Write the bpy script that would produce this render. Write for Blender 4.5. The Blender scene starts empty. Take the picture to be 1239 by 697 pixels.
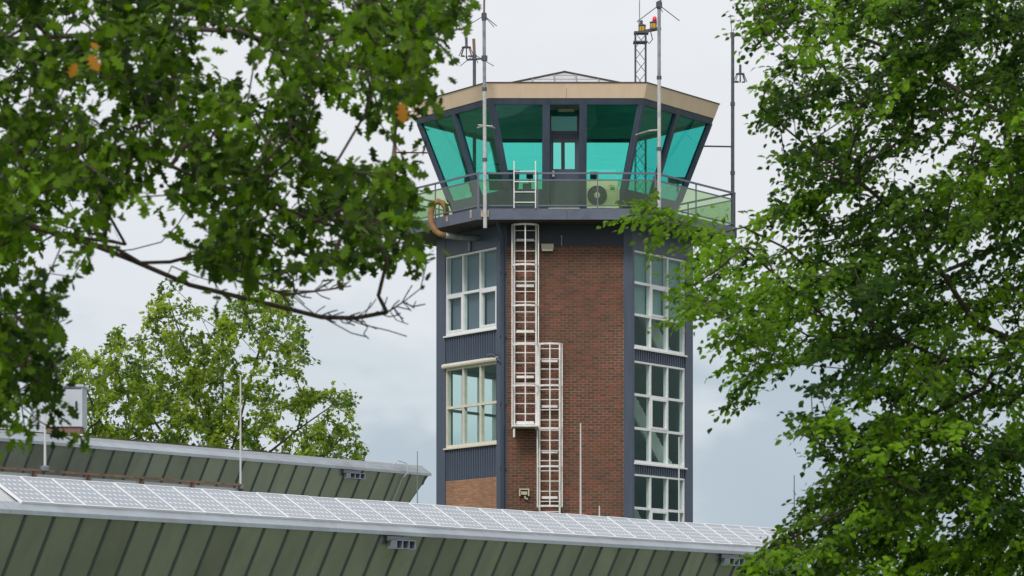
import bpy, math, random
import numpy as np
from mathutils import Vector, Matrix
random.seed(7)
RNG = np.random.default_rng(11)
SC = bpy.context.scene
COL = SC.collection
R = math.radians

# ------------------------------------------------------------------ camera
F = 4410.0            # focal length in photo pixels (photo is 1239 wide)
CXP, HY, EYE = 619.5, 812.0, 1.7
cam = bpy.data.cameras.new("camera")
cam.sensor_width = 36.0
cam.lens = F / 1239.0 * 36.0
cam.shift_y = (HY - 348.5) / 1239.0
cam.clip_start, cam.clip_end = 0.5, 12000.0
cam.dof.use_dof = True
cam.dof.focus_distance = 101.0
cam.dof.aperture_fstop = 8.0
camo = bpy.data.objects.new("camera", cam)
COL.objects.link(camo)
camo.location = (0, 0, EYE)
camo.rotation_euler = (R(90), 0, 0)
SC.camera = camo

# ------------------------------------------------------------------ sky, sun, exposure
SUN_EL, SUN_AZ = R(42), R(196)      # azimuth clockwise from +Y: behind the camera, to its left
w = bpy.data.worlds.new("World")
SC.world = w
w.use_nodes = True
nt = w.node_tree
for n in list(nt.nodes):
    nt.nodes.remove(n)
def N(t, typ, **k):
    n = t.nodes.new(typ)
    for a, v in k.items():
        if a.startswith("i_"):
            key = a[2:]
            n.inputs[int(key) if key.isdigit() else key.replace("_", " ")].default_value = v
        else:
            setattr(n, a, v)
    return n
def L(t, a, b):
    t.links.new(a, b)
out = N(nt, "ShaderNodeOutputWorld")
bg = N(nt, "ShaderNodeBackground", i_Strength=0.1)
sky = N(nt, "ShaderNodeTexSky", sky_type='NISHITA', sun_disc=False)
sky.sun_elevation, sky.sun_rotation = SUN_EL, SUN_AZ
tc = N(nt, "ShaderNodeTexCoord")
sep = N(nt, "ShaderNodeSeparateXYZ")
L(nt, tc.outputs["Generated"], sep.inputs[0])
mp = N(nt, "ShaderNodeMapping")
mp.inputs["Scale"].default_value = (1.0, 1.0, 2.0)
mp.inputs["Location"].default_value = (3.3, 1.7, 0.1)
L(nt, tc.outputs["Generated"], mp.inputs[0])
n1 = N(nt, "ShaderNodeTexNoise", i_Scale=9.0, i_Detail=3.5, i_Roughness=0.5, i_Distortion=0.3)
L(nt, mp.outputs[0], n1.inputs["Vector"])
n2 = N(nt, "ShaderNodeTexNoise", i_Scale=24.0, i_Detail=4.0, i_Roughness=0.55)
L(nt, mp.outputs[0], n2.inputs["Vector"])
m1 = N(nt, "ShaderNodeMath", operation='MULTIPLY_ADD', i_1=0.17, i_2=-0.085)
L(nt, n1.outputs["Fac"], m1.inputs[0])
m2 = N(nt, "ShaderNodeMath", operation='MULTIPLY_ADD', i_1=0.09, i_2=-0.045)
L(nt, n2.outputs["Fac"], m2.inputs[0])
ma = N(nt, "ShaderNodeMath", operation='ADD')
L(nt, m1.outputs[0], ma.inputs[0]); L(nt, m2.outputs[0], ma.inputs[1])
mz = N(nt, "ShaderNodeMath", operation='ADD')
L(nt, sep.outputs["Z"], mz.inputs[0]); L(nt, ma.outputs[0], mz.inputs[1])
cr = N(nt, "ShaderNodeValToRGB")
cr.color_ramp.interpolation = 'EASE'
els = cr.color_ramp.elements
els[0].position = 0.0; els[0].color = (0.43, 0.515, 0.59, 1)
els[1].position = 1.0; els[1].color = (0.80, 0.815, 0.84, 1)
for p, c in ((0.045, (0.46, 0.545, 0.62, 1)), (0.075, (0.63, 0.69, 0.745, 1)), (0.11, (0.74, 0.775, 0.82, 1)),
             (0.15, (0.785, 0.805, 0.83, 1)), (0.19, (0.81, 0.825, 0.85, 1)), (0.24, (0.755, 0.78, 0.815, 1)), (0.33, (0.80, 0.815, 0.84, 1))):
    e = els.new(p); e.color = c
L(nt, mz.outputs[0], cr.inputs[0])
gain = N(nt, "ShaderNodeMix", data_type='RGBA', blend_type='MULTIPLY')
gain.inputs["Factor"].default_value = 1.0
gain.inputs["B"].default_value = (8.1, 8.1, 8.1, 1)      # background strength is 0.1
L(nt, cr.outputs["Color"], gain.inputs["A"])
mix = N(nt, "ShaderNodeMix", data_type='RGBA')
mix.inputs["Factor"].default_value = 0.96                    # closed cloud cover, a trace of blue
L(nt, sky.outputs["Color"], mix.inputs["A"]); L(nt, gain.outputs["Result"], mix.inputs["B"])
L(nt, mix.outputs["Result"], bg.inputs["Color"])
L(nt, bg.outputs[0], out.inputs["Surface"])

sl = bpy.data.lights.new("sun", 'SUN')
sl.energy, sl.angle, sl.color = 1.5, R(16), (1.0, 0.965, 0.91)
so = bpy.data.objects.new("sun", sl)
COL.objects.link(so)
sd = Vector((math.sin(SUN_AZ) * math.cos(SUN_EL), math.cos(SUN_AZ) * math.cos(SUN_EL), math.sin(SUN_EL)))
so.rotation_euler = sd.to_track_quat('Z', 'Y').to_euler()
so.location = (-30, -30, 60)
SC.view_settings.view_transform = 'Standard'
SC.view_settings.look = 'None'
SC.view_settings.exposure = 0.35
SC.view_settings.gamma = 1.0
SC.cycles.max_bounces = 8
SC.cycles.transparent_max_bounces = 24

# ------------------------------------------------------------------ materials
def mat(name, col, rough=0.6, metal=0.0, var=0.0, scale=3.0, bump=0.0, bscale=40.0, rnd=0.0, spec=0.5, col2=None, coat=0.0, streak=False):
    m = bpy.data.materials.new(name)
    m.use_nodes = True
    t = m.node_tree
    b = t.nodes["Principled BSDF"]
    b.inputs["Roughness"].default_value = rough
    b.inputs["Metallic"].default_value = metal
    b.inputs["Specular IOR Level"].default_value = spec
    b.inputs["Coat Weight"].default_value = coat
    c = (*col, 1)
    b.inputs["Base Color"].default_value = c
    tcn = N(t, "ShaderNodeTexCoord")
    prev = None
    if var > 0 or col2:
        nz = N(t, "ShaderNodeTexNoise", i_Scale=scale, i_Detail=6.0, i_Roughness=0.62)
        if streak:                           # rain streaks: noise drawn out down the height
            sm_ = N(t, "ShaderNodeMapping"); sm_.inputs["Scale"].default_value = (3.0, 3.0, 0.35)
            L(t, tcn.outputs["Object"], sm_.inputs[0]); L(t, sm_.outputs[0], nz.inputs["Vector"])
        else: L(t, tcn.outputs["Object"], nz.inputs["Vector"])
        rp = N(t, "ShaderNodeValToRGB")
        rp.color_ramp.elements[0].position = 0.32
        rp.color_ramp.elements[1].position = 0.7
        a = col2 if col2 else tuple(x * (1 - var) for x in col)
        bb = col if col2 else tuple(min(1, x * (1 + var)) for x in col)
        rp.color_ramp.elements[0].color = (*a, 1)
        rp.color_ramp.elements[1].color = (*bb, 1)
        L(t, nz.outputs["Fac"], rp.inputs[0])
        prev = rp.outputs["Color"]
        rr = N(t, "ShaderNodeMath", operation='MULTIPLY_ADD', i_1=0.25, i_2=max(0.02, rough - 0.12))
        L(t, nz.outputs["Fac"], rr.inputs[0]); L(t, rr.outputs[0], b.inputs["Roughness"])
    if rnd > 0:
        oi = N(t, "ShaderNodeObjectInfo")
        v = N(t, "ShaderNodeMath", operation='MULTIPLY_ADD', i_1=2 * rnd, i_2=1 - rnd)
        L(t, oi.outputs["Random"], v.inputs[0])
        hs = N(t, "ShaderNodeHueSaturation")
        if prev: L(t, prev, hs.inputs["Color"])
        else: hs.inputs["Color"].default_value = c
        L(t, v.outputs[0], hs.inputs["Value"])
        prev = hs.outputs["Color"]
    if prev: L(t, prev, b.inputs["Base Color"])
    if bump > 0:
        nb = N(t, "ShaderNodeTexNoise", i_Scale=bscale, i_Detail=4.0)
        L(t, tcn.outputs["Object"], nb.inputs["Vector"])
        bp = N(t, "ShaderNodeBump", i_Strength=bump, i_Distance=0.01)
        L(t, nb.outputs["Fac"], bp.inputs["Height"]); L(t, bp.outputs[0], b.inputs["Normal"])
    return m

def glass(name, tint, refl=1.0, rough=0.0, wavy=0.0, film=0.0, filmcol=(0.3, 0.36, 0.3), rcol=(0.95, 1, 0.98)):
    """thin sheet of tinted glass: coloured transmission under a tinted fresnel reflection"""
    m = bpy.data.materials.new(name)
    m.use_nodes = True
    t = m.node_tree
    t.nodes.remove(t.nodes["Principled BSDF"])
    o = t.nodes["Material Output"]
    tr = N(t, "ShaderNodeBsdfTransparent"); tr.inputs[0].default_value = (*[c ** .5 for c in tint], 1)     # a sheet has two faces
    gl = N(t, "ShaderNodeBsdfGlossy"); gl.inputs["Color"].default_value = (*rcol, 1)
    gl.inputs["Roughness"].default_value = rough
    fr = N(t, "ShaderNodeFresnel", i_IOR=1.52)
    mu = N(t, "ShaderNodeMath", operation='MULTIPLY', i_1=refl, use_clamp=True)
    geo = N(t, "ShaderNodeNewGeometry")
    fro = N(t, "ShaderNodeMath", operation='SUBTRACT', i_0=1.0); L(t, geo.outputs["Backfacing"], fro.inputs[1])
    mf = N(t, "ShaderNodeMath", operation='MULTIPLY'); L(t, fr.outputs[0], mf.inputs[0]); L(t, fro.outputs[0], mf.inputs[1])
    L(t, mf.outputs[0], mu.inputs[0])
    if wavy:
        tcn = N(t, "ShaderNodeTexCoord")
        nb = N(t, "ShaderNodeTexNoise", i_Scale=0.9, i_Detail=1.0)
        L(t, tcn.outputs["Object"], nb.inputs["Vector"])
        bp = N(t, "ShaderNodeBump", i_Strength=wavy, i_Distance=0.1)
        L(t, nb.outputs["Fac"], bp.inputs["Height"]); L(t, bp.outputs[0], gl.inputs["Normal"])
    mx = N(t, "ShaderNodeMixShader")
    L(t, mu.outputs[0], mx.inputs[0]); L(t, tr.outputs[0], mx.inputs[1]); L(t, gl.outputs[0], mx.inputs[2])
    last = mx
    if film:                                  # thin diffuse veil over the sheet, patchy by noise
        df = N(t, "ShaderNodeBsdfDiffuse"); df.inputs["Color"].default_value = (*filmcol, 1)
        tcd = N(t, "ShaderNodeTexCoord"); nd = N(t, "ShaderNodeTexNoise", i_Scale=1.3, i_Detail=5.0)
        L(t, tcd.outputs["Object"], nd.inputs["Vector"])
        fm_ = N(t, "ShaderNodeMath", operation='MULTIPLY', i_1=2 * film); L(t, nd.outputs["Fac"], fm_.inputs[0])
        fx_ = N(t, "ShaderNodeMath", operation='MULTIPLY'); L(t, fm_.outputs[0], fx_.inputs[0]); L(t, fro.outputs[0], fx_.inputs[1])
        last = N(t, "ShaderNodeMixShader")
        L(t, fx_.outputs[0], last.inputs[0]); L(t, mx.outputs[0], last.inputs[1]); L(t, df.outputs[0], last.inputs[2])
    L(t, last.outputs[0], o.inputs["Surface"])
    return m

M = {}
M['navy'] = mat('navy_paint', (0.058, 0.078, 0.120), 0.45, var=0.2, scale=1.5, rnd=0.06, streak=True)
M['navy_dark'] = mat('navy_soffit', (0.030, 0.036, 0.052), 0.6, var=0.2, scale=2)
M['navy_fascia'] = mat('slab_paint', (0.105, 0.120, 0.175), 0.5, var=0.16, scale=2.5)
M['navyrib'] = mat('navy_rib', (0.066, 0.088, 0.142), 0.45, var=0.15, scale=2)
M['rail'] = mat('railing_paint', (0.13, 0.145, 0.19), 0.45, var=0.1)
M['tan'] = mat('tan_fascia', (0.81, 0.62, 0.455), 0.6, var=0.04, scale=2.2, rnd=0.04, streak=True)
M['edge'] = mat('roof_edge_trim', (0.055, 0.040, 0.042), 0.55)
M['roofsheet'] = mat('roof_sheet', (0.50, 0.51, 0.53), 0.5, var=0.16, scale=6, rnd=0.06)
M['roofseam'] = mat('roof_seam', (0.24, 0.19, 0.19), 0.6)
M['white'] = mat('white_frame', (0.83, 0.83, 0.84), 0.45, var=0.08, scale=5)
M['cream'] = mat('cream_frame', (0.74, 0.69, 0.58), 0.5, var=0.1, scale=5)
M['galv'] = mat('galvanised', (0.52, 0.52, 0.52), 0.45, metal=0.25, var=0.22, scale=6)
M['ladder'] = mat('ladder_metal', (0.80, 0.78, 0.76), 0.45, metal=0.0, var=0.16, scale=5)
M['mast'] = mat('mast_grey', (0.28, 0.29, 0.32), 0.45, metal=0.3, var=0.35, scale=4)
M['mast_dark'] = mat('mast_dark', (0.075, 0.08, 0.10), 0.5, var=0.3, scale=7)
M['copper'] = mat('brown_whip', (0.20, 0.115, 0.09), 0.6)
M['black'] = mat('black_plastic', (0.018, 0.02, 0.024), 0.5)
M['rust'] = mat('rusty_pipe', (0.31, 0.17, 0.07), 0.75, var=0.35, scale=9, bump=0.3)
M['stain'] = mat('weathered_plate', (0.44, 0.36, 0.28), 0.7, var=0.35, scale=14)
M['rustrail'] = mat('rusty_rail', (0.20, 0.125, 0.085), 0.8, var=0.5, scale=4, bump=0.3)
M['acbody'] = mat('ac_cream', (0.74, 0.73, 0.62), 0.5, var=0.05, scale=3)
M['acfan'] = mat('ac_grille', (0.06, 0.075, 0.06), 0.6)
M['sticker'] = mat('green_sticker', (0.05, 0.30, 0.14), 0.5)
M['stickertext'] = mat('sticker_print', (0.10, 0.30, 0.16), 0.5)
M['yellow'] = mat('yellow_lamp', (0.62, 0.36, 0.035), 0.4, var=0.15)
M['redlens'] = mat('red_lens', (0.72, 0.01, 0.03), 0.2)
M['redbox'] = mat('red_box', (0.42, 0.04, 0.035), 0.5)
M['ceil'] = mat('cab_ceiling', (0.50, 0.54, 0.50), 0.8, var=0.25, scale=1.5)
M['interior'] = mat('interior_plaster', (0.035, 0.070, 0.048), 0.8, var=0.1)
M['stair'] = mat('stair_paint', (0.62, 0.66, 0.62), 0.6)
M['blind'] = mat('roller_blind', (0.165, 0.170, 0.250), 0.8, rnd=0.06)
M['blindlight'] = mat('pale_blind', (0.25, 0.33, 0.35), 0.8, rnd=0.12)
M['transomblind'] = mat('transom_blind', (0.34, 0.38, 0.37), 0.8)
M['concrete'] = mat('concrete', (0.33, 0.32, 0.30), 0.85, var=0.2, scale=1.2, bump=0.2)
M['zinc'] = mat('zinc_flashing', (0.38, 0.42, 0.46), 0.38, metal=0.45, var=0.16, scale=1.6, rnd=0.05)
M['zinctop'] = mat('zinc_roof', (0.56, 0.58, 0.60), 0.4, metal=0.2, var=0.08, scale=1.5)
M['seam'] = mat('cladding_seam', (0.15, 0.17, 0.18), 0.45, metal=0.5)
M['ventbox'] = mat('vent_metal', (0.27, 0.31, 0.36), 0.4, metal=0.4, var=0.15)
M['unit'] = mat('unit_paint', (0.44, 0.48, 0.52), 0.45, var=0.08, scale=2)
M['orange'] = mat('orange_trim', (0.17, 0.10, 0.075), 0.7)
M['solarframe'] = mat('solar_frame', (0.82, 0.82, 0.84), 0.45)
M['rod'] = mat('lightning_rod', (0.60, 0.60, 0.60), 0.45, metal=0.2)
M['roddark'] = mat('dark_rod', (0.16, 0.17, 0.19), 0.5)
M['bulk'] = mat('lamp_housing', (0.50, 0.46, 0.36), 0.5, var=0.1)
M['cabglass'] = glass('green_cab_glass', (0.31, 0.90, 0.81), 2.2, wavy=0.12, film=0.03, filmcol=(0.05, 0.26, 0.23), rcol=(0.45, 1, 0.93))
M['cabglass_deep'] = glass('deep_green_cab_glass', (0.15, 0.78, 0.78), 2.0, wavy=0.12, film=0.03, filmcol=(0.05, 0.26, 0.23), rcol=(0.45, 1, 0.93))
M['doorglass'] = glass('door_glass', (0.55, 0.93, 0.86), 1.0)
M['railglass'] = glass('railing_glass', (0.48, 0.66, 0.38), 1.2, film=0.06, filmcol=(0.12, 0.20, 0.10))
M['windowglass'] = glass('window_glass', (0.82, 0.92, 0.89), 0.55, wavy=0.06, film=0.006, rcol=(0.66, 1.0, 0.89))  # green gloss colour stands in for a green reflection in the panes
M['navy_clad'] = M['navy']

def cladding(name, col, col2):
    """standing-seam sheet, slightly metallic, oil-canned and rain-streaked along its length"""
    m = mat(name, col, 0.33, metal=0.85, var=0.0, rnd=0.15, bump=0.0, col2=col2, scale=0.8, streak=True)
    t = m.node_tree
    b = t.nodes["Principled BSDF"]
    tcn = N(t, "ShaderNodeTexCoord")
    mpn = N(t, "ShaderNodeMapping"); mpn.inputs["Scale"].default_value = (1.3, 1.3, 0.7)
    L(t, tcn.outputs["Object"], mpn.inputs[0])
    nb = N(t, "ShaderNodeTexNoise", i_Scale=1.6, i_Detail=2.0)
    L(t, mpn.outputs[0], nb.inputs["Vector"])
    bp = N(t, "ShaderNodeBump", i_Strength=0.35, i_Distance=0.05)
    L(t, nb.outputs["Fac"], bp.inputs["Height"]); L(t, bp.outputs[0], b.inputs["Normal"])
    return m
M['clad_front'] = cladding('olive_cladding', (0.53, 0.545, 0.53), (0.42, 0.455, 0.45))
M['clad_rear'] = cladding('grey_cladding', (0.68, 0.69, 0.71), (0.55, 0.59, 0.62))

def brick_mat(name, tones):
    m = bpy.data.materials.new(name)
    m.use_nodes = True
    t = m.node_tree
    b = t.nodes["Principled BSDF"]
    b.inputs["Roughness"].default_value = 0.85
    g = N(t, "ShaderNodeNewGeometry"); oi = N(t, "ShaderNodeObjectInfo")
    ad = N(t, "ShaderNodeMath", operation='ADD'); fr = N(t, "ShaderNodeMath", operation='FRACT')
    L(t, g.outputs["Random Per Island"], ad.inputs[0]); L(t, oi.outputs["Random"], ad.inputs[1]); L(t, ad.outputs[0], fr.inputs[0])
    rp = N(t, "ShaderNodeValToRGB")
    rp.color_ramp.elements[0].color = (*tones[0], 1); rp.color_ramp.elements[1].color = (*tones[-1], 1)
    for i, c in enumerate(tones[1:-1]):
        e = rp.color_ramp.elements.new((i + 1) / (len(tones) - 1)); e.color = (*c, 1)
    L(t, fr.outputs[0], rp.inputs[0])
    # broad weathering, by place on the wall (position is in metres)
    nz = N(t, "ShaderNodeTexNoise", i_Scale=0.7, i_Detail=3.0)
    sm_ = N(t, "ShaderNodeMapping"); sm_.inputs["Scale"].default_value = (1.6, 1.6, 0.4)
    L(t, g.outputs["Position"], sm_.inputs[0]); L(t, sm_.outputs[0], nz.inputs["Vector"])
    ml = N(t, "ShaderNodeMath", operation='MULTIPLY_ADD', i_1=0.75, i_2=0.60)
    L(t, nz.outputs["Fac"], ml.inputs[0])
    hs = N(t, "ShaderNodeHueSaturation")
    L(t, rp.outputs[0], hs.inputs["Color"]); L(t, ml.outputs[0], hs.inputs["Value"])
    L(t, hs.outputs[0], b.inputs["Base Color"])
    n3 = N(t, "ShaderNodeTexNoise", i_Scale=90.0, i_Detail=3.0)
    L(t, g.outputs["Position"], n3.inputs["Vector"])
    bp = N(t, "ShaderNodeBump", i_Strength=0.5, i_Distance=0.004)
    L(t, n3.outputs["Fac"], bp.inputs["Height"]); L(t, bp.outputs[0], b.inputs["Normal"])
    return m
M['brick'] = brick_mat('red_brown_brick', [(0.100, 0.051, 0.035), (0.130, 0.063, 0.040), (0.158, 0.070, 0.043), (0.112, 0.057, 0.040), (0.225, 0.068, 0.040), (0.082, 0.047, 0.037)])
M['brick_tan'] = brick_mat('orange_brown_brick', [(0.36, 0.185, 0.105), (0.43, 0.22, 0.125), (0.33, 0.165, 0.10), (0.47, 0.25, 0.145)])
M['mortar'] = mat('mortar', (0.44, 0.325, 0.225), 0.95, scale=0.55, col2=(0.21, 0.140, 0.10))
M['mortar_pale'] = mat('pale_mortar', (0.46, 0.36, 0.26), 0.95, var=0.12)

def solar_mat(w, h, nu, nv):
    m = bpy.data.materials.new("solar_cell_glass")
    m.use_nodes = True
    t = m.node_tree
    b = t.nodes["Principled BSDF"]
    b.inputs["Roughness"].default_value = 0.28
    tcn = N(t, "ShaderNodeTexCoord"); s = N(t, "ShaderNodeSeparateXYZ")
    L(t, tcn.outputs["Object"], s.inputs[0])
    def cell(o, n, ext):
        a = N(t, "ShaderNodeMath", operation='MULTIPLY', i_1=n / ext); L(t, o, a.inputs[0])
        f = N(t, "ShaderNodeMath", operation='FRACT'); L(t, a.outputs[0], f.inputs[0])
        d = N(t, "ShaderNodeMath", operation='SUBTRACT', i_1=0.5); L(t, f.outputs[0], d.inputs[0])
        ab = N(t, "ShaderNodeMath", operation='ABSOLUTE'); L(t, d.outputs[0], ab.inputs[0])
        return ab.outputs[0]                   # 0 in the cell's middle, 0.5 at its edge
    cu, cv = cell(s.outputs["X"], nu, w), cell(s.outputs["Y"], nv, h)
    sm = N(t, "ShaderNodeMath", operation='ADD'); L(t, cu, sm.inputs[0]); L(t, cv, sm.inputs[1])
    dia = N(t, "ShaderNodeMath", operation='GREATER_THAN', i_1=0.74); L(t, sm.outputs[0], dia.inputs[0])
    mx = N(t, "ShaderNodeMath", operation='MAXIMUM'); L(t, cu, mx.inputs[0]); L(t, cv, mx.inputs[1])
    ln = N(t, "ShaderNodeMath", operation='GREATER_THAN', i_1=0.485); L(t, mx.outputs[0], ln.inputs[0])
    orr = N(t, "ShaderNodeMath", operation='MAXIMUM'); L(t, dia.outputs[0], orr.inputs[0]); L(t, ln.outputs[0], orr.inputs[1])
    oi = N(t, "ShaderNodeObjectInfo")
    v = N(t, "ShaderNodeMath", operation='MULTIPLY_ADD', i_1=0.12, i_2=0.94); L(t, oi.outputs["Random"], v.inputs[0])
    c = N(t, "ShaderNodeMix", data_type='RGBA')
    c.inputs["A"].default_value = (0.315, 0.35, 0.40, 1); c.inputs["B"].default_value = (0.74, 0.76, 0.78, 1)
    L(t, orr.outputs[0], c.inputs["Factor"])
    hs = N(t, "ShaderNodeHueSaturation"); L(t, c.outputs["Result"], hs.inputs["Color"]); L(t, v.outputs[0], hs.inputs["Value"])
    L(t, hs.outputs[0], b.inputs["Base Color"])
    return m

def leaf_mat(name, dark, light, trans, rough=0.42, spec=0.4):
    m = bpy.data.materials.new(name)
    m.use_nodes = True
    t = m.node_tree
    b = t.nodes["Principled BSDF"]
    b.inputs["Roughness"].default_value = rough
    b.inputs["Specular IOR Level"].default_value = spec
    at = N(t, "ShaderNodeAttribute", attribute_name="tone")
    g = N(t, "ShaderNodeNewGeometry")
    md = N(t, "ShaderNodeMath", operation='MULTIPLY_ADD', i_1=0.35, i_2=-0.175)
    L(t, g.outputs["Random Per Island"], md.inputs[0])
    ad = N(t, "ShaderNodeMath", operation='ADD', use_clamp=True)
    L(t, at.outputs["Fac"], ad.inputs[0]); L(t, md.outputs[0], ad.inputs[1])
    rp = N(t, "ShaderNodeValToRGB")
    rp.color_ramp.elements[0].color = (*dark, 1); rp.color_ramp.elements[1].color = (*light, 1)
    L(t, ad.outputs[0], rp.inputs[0])
    L(t, rp.outputs[0], b.inputs["Base Color"])
    tl = N(t, "ShaderNodeBsdfTranslucent")
    tm = N(t, "ShaderNodeMix", data_type='RGBA', blend_type='MULTIPLY'); tm.inputs["Factor"].default_value = 1
    tm.inputs["B"].default_value = (*trans, 1)
    L(t, rp.outputs[0], tm.inputs["A"]); L(t, tm.outputs["Result"], tl.inputs["Color"])
    mx = N(t, "ShaderNodeAddShader")
    L(t, b.outputs[0], mx.inputs[0]); L(t, tl.outputs[0], mx.inputs[1])
    L(t, mx.outputs[0], t.nodes["Material Output"].inputs["Surface"])
    return m
M['oakleaf'] = leaf_mat('oak_leaf', (0.009, 0.022, 0.003), (0.090, 0.160, 0.010), (1.2, 1.4, 0.25), 0.5, 0.06)
M['oakgold'] = mat('yellowed_leaf', (0.33, 0.125, 0.008), 0.6, scale=14, col2=(0.20, 0.11, 0.01), spec=0.1)
M['beechleaf'] = leaf_mat('beech_leaf', (0.008, 0.024, 0.004), (0.100, 0.182, 0.010), (1.2, 1.4, 0.25), 0.5, 0.05)
M['mapleleaf'] = leaf_mat('maple_leaf', (0.034, 0.075, 0.007), (0.165, 0.225, 0.012), (1.2, 1.2, 0.4), 0.5, 0.2)
M['bark'] = mat('bark', (0.062, 0.046, 0.036), 0.9, var=0.35, scale=9, bump=0.5, bscale=60)
M['bark_red'] = mat('twig_bark', (0.075, 0.050, 0.042), 0.9, var=0.3, scale=14)

# ------------------------------------------------------------------ builders
class MB:
    def __init__(s): s.v, s.f, s.m = [], [], []
    def add(s, vs, fs, mi=0):
        o = len(s.v)
        s.v += [tuple(p) for p in vs]
        s.f += [tuple(i + o for i in q) for q in fs]
        s.m += [mi] * len(fs)
    def hexa(s, p, mi=0):      # 8 points: bottom ring 0-3, top ring 4-7
        q = [Vector(v) for v in p]
        if (q[1] - q[0]).cross(q[3] - q[0]).dot(q[4] - q[0]) < 0: p = [p[i] for i in (3, 2, 1, 0, 7, 6, 5, 4)]
        s.add(p, [(3, 2, 1, 0), (4, 5, 6, 7), (0, 1, 5, 4), (1, 2, 6, 5), (2, 3, 7, 6), (3, 0, 4, 7)], mi)
    def box(s, a, b, mi=0):
        x0, y0, z0 = a; x1, y1, z1 = b
        s.hexa([(x0, y0, z0), (x1, y0, z0), (x1, y1, z0), (x0, y1, z0), (x0, y0, z1), (x1, y0, z1), (x1, y1, z1), (x0, y1, z1)], mi)
    def bar(s, a, b, wd, ht, up=(0, 0, 1), mi=0):
        a, b = Vector(a), Vector(b)
        d = (b - a).normalized(); up = Vector(up)
        sx = d.cross(up)
        if sx.length < 1e-4: sx = d.cross(Vector((1, 0, 0)))
        sx.normalize(); uz = sx.cross(d)
        q = [(-1, -1), (1, -1), (1, 1), (-1, 1)]
        s.hexa([a + sx * (i * wd / 2) + uz * (j * ht / 2) for i, j in q] + [b + sx * (i * wd / 2) + uz * (j * ht / 2) for i, j in q], mi)
    def tube(s, pts, r, n=8, mi=0, caps=True):
        pts = [Vector(p) for p in pts]
        rs = r if isinstance(r, (list, tuple)) else [r] * len(pts)
        vs = []; prev = None
        for i, p in enumerate(pts):
            d = (pts[min(i + 1, len(pts) - 1)] - pts[max(i - 1, 0)])
            d = d.normalized() if d.length > 1e-9 else Vector((0, 0, 1))
            a = prev if prev is not None else (Vector((0, 0, 1)) if abs(d.z) < 0.9 else Vector((1, 0, 0)))
            u = d.cross(a)
            if u.length < 1e-4: u = d.cross(Vector((0.3, 0.9, 0.2)))
            u.normalize(); v = u.cross(d).normalized(); prev = v
            for k in range(n):
                t = 2 * math.pi * k / n
                vs.append(p + (u * math.cos(t) + v * math.sin(t)) * rs[i])
        fs = []
        for i in range(len(pts) - 1):
            for k in range(n):
                k2 = (k + 1) % n
                fs.append((i * n + k, i * n + k2, (i + 1) * n + k2, (i + 1) * n + k))
        if caps:
            fs.append(tuple(reversed(range(n)))); fs.append(tuple(range((len(pts) - 1) * n, len(pts) * n)))
        s.add(vs, fs, mi)
    def lathe(s, c, prof, n=16, mi=0, ax='z'):
        vs = []
        for r, h in prof:
            for k in range(n):
                t = 2 * math.pi * k / n
                x, y = r * math.cos(t), r * math.sin(t)
                vs.append((c[0] + x, c[1] + y, c[2] + h) if ax == 'z' else (c[0] + x, c[1] - h, c[2] + y))
        fs = []
        for i in range(len(prof) - 1):
            for k in range(n):
                k2 = (k + 1) % n
                fs.append((i * n + k, i * n + k2, (i + 1) * n + k2, (i + 1) * n + k))
        fs.append(tuple(reversed(range(n)))); fs.append(tuple(range((len(prof) - 1) * n, len(prof) * n)))
        s.add(vs, fs, mi)
    def mesh(s, name, mats, smooth=False):
        me = bpy.data.meshes.new(name)
        me.from_pydata(s.v, [], s.f)
        for m in (mats if isinstance(mats, (list, tuple)) else [mats]): me.materials.append(m)
        if len(set(s.m)) > 1: me.polygons.foreach_set("material_index", s.m)
        if smooth: me.polygons.foreach_set("use_smooth", [True] * len(me.polygons))
        me.update()
        return me
    def build(s, name, mats, parent=None, smooth=False, **props):
        return link(name, s.mesh(name, mats, smooth), parent, **props)

def link(name, me, parent=None, mtx=None, **props):
    o = bpy.data.objects.new(name, me)
    COL.objects.link(o)
    if mtx is not None: o.matrix_world = mtx
    if parent is not None:
        o.parent = parent
        o.matrix_parent_inverse = root_inv(parent)
    for k, v in props.items(): o[k] = v
    return o
def root_inv(p):
    return p.matrix_basis.inverted()          # every object's basis is its place in the world
def thing(name, label, cat, loc=(0, 0, 0), group=None):
    o = bpy.data.objects.new(name, None)
    COL.objects.link(o)
    o.location = loc
    o.empty_display_size = 0.3
    return tag(o, label, cat, group)
def tag(o, label, cat, group=None):
    o['label'], o['category'] = label, cat
    if group: o['group'] = group
    return o
def at(px, py, Y):
    return Vector(((px - CXP) / F * Y, Y, EYE + (HY - py) / F * Y))
def zat(py, Y): return EYE + (HY - py) / F * Y

# ------------------------------------------------------------------ ground
g = MB(); g.add([(-6000, -6000, 0), (6000, -6000, 0), (6000, 6000, 0), (-6000, 6000, 0)], [(0, 1, 2, 3)])
M['grass'] = mat('grass_ground', (0.125, 0.145, 0.075), 0.95, scale=0.35, col2=(0.085, 0.11, 0.055))
g.build("ground", M['grass'], kind="structure")

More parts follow.
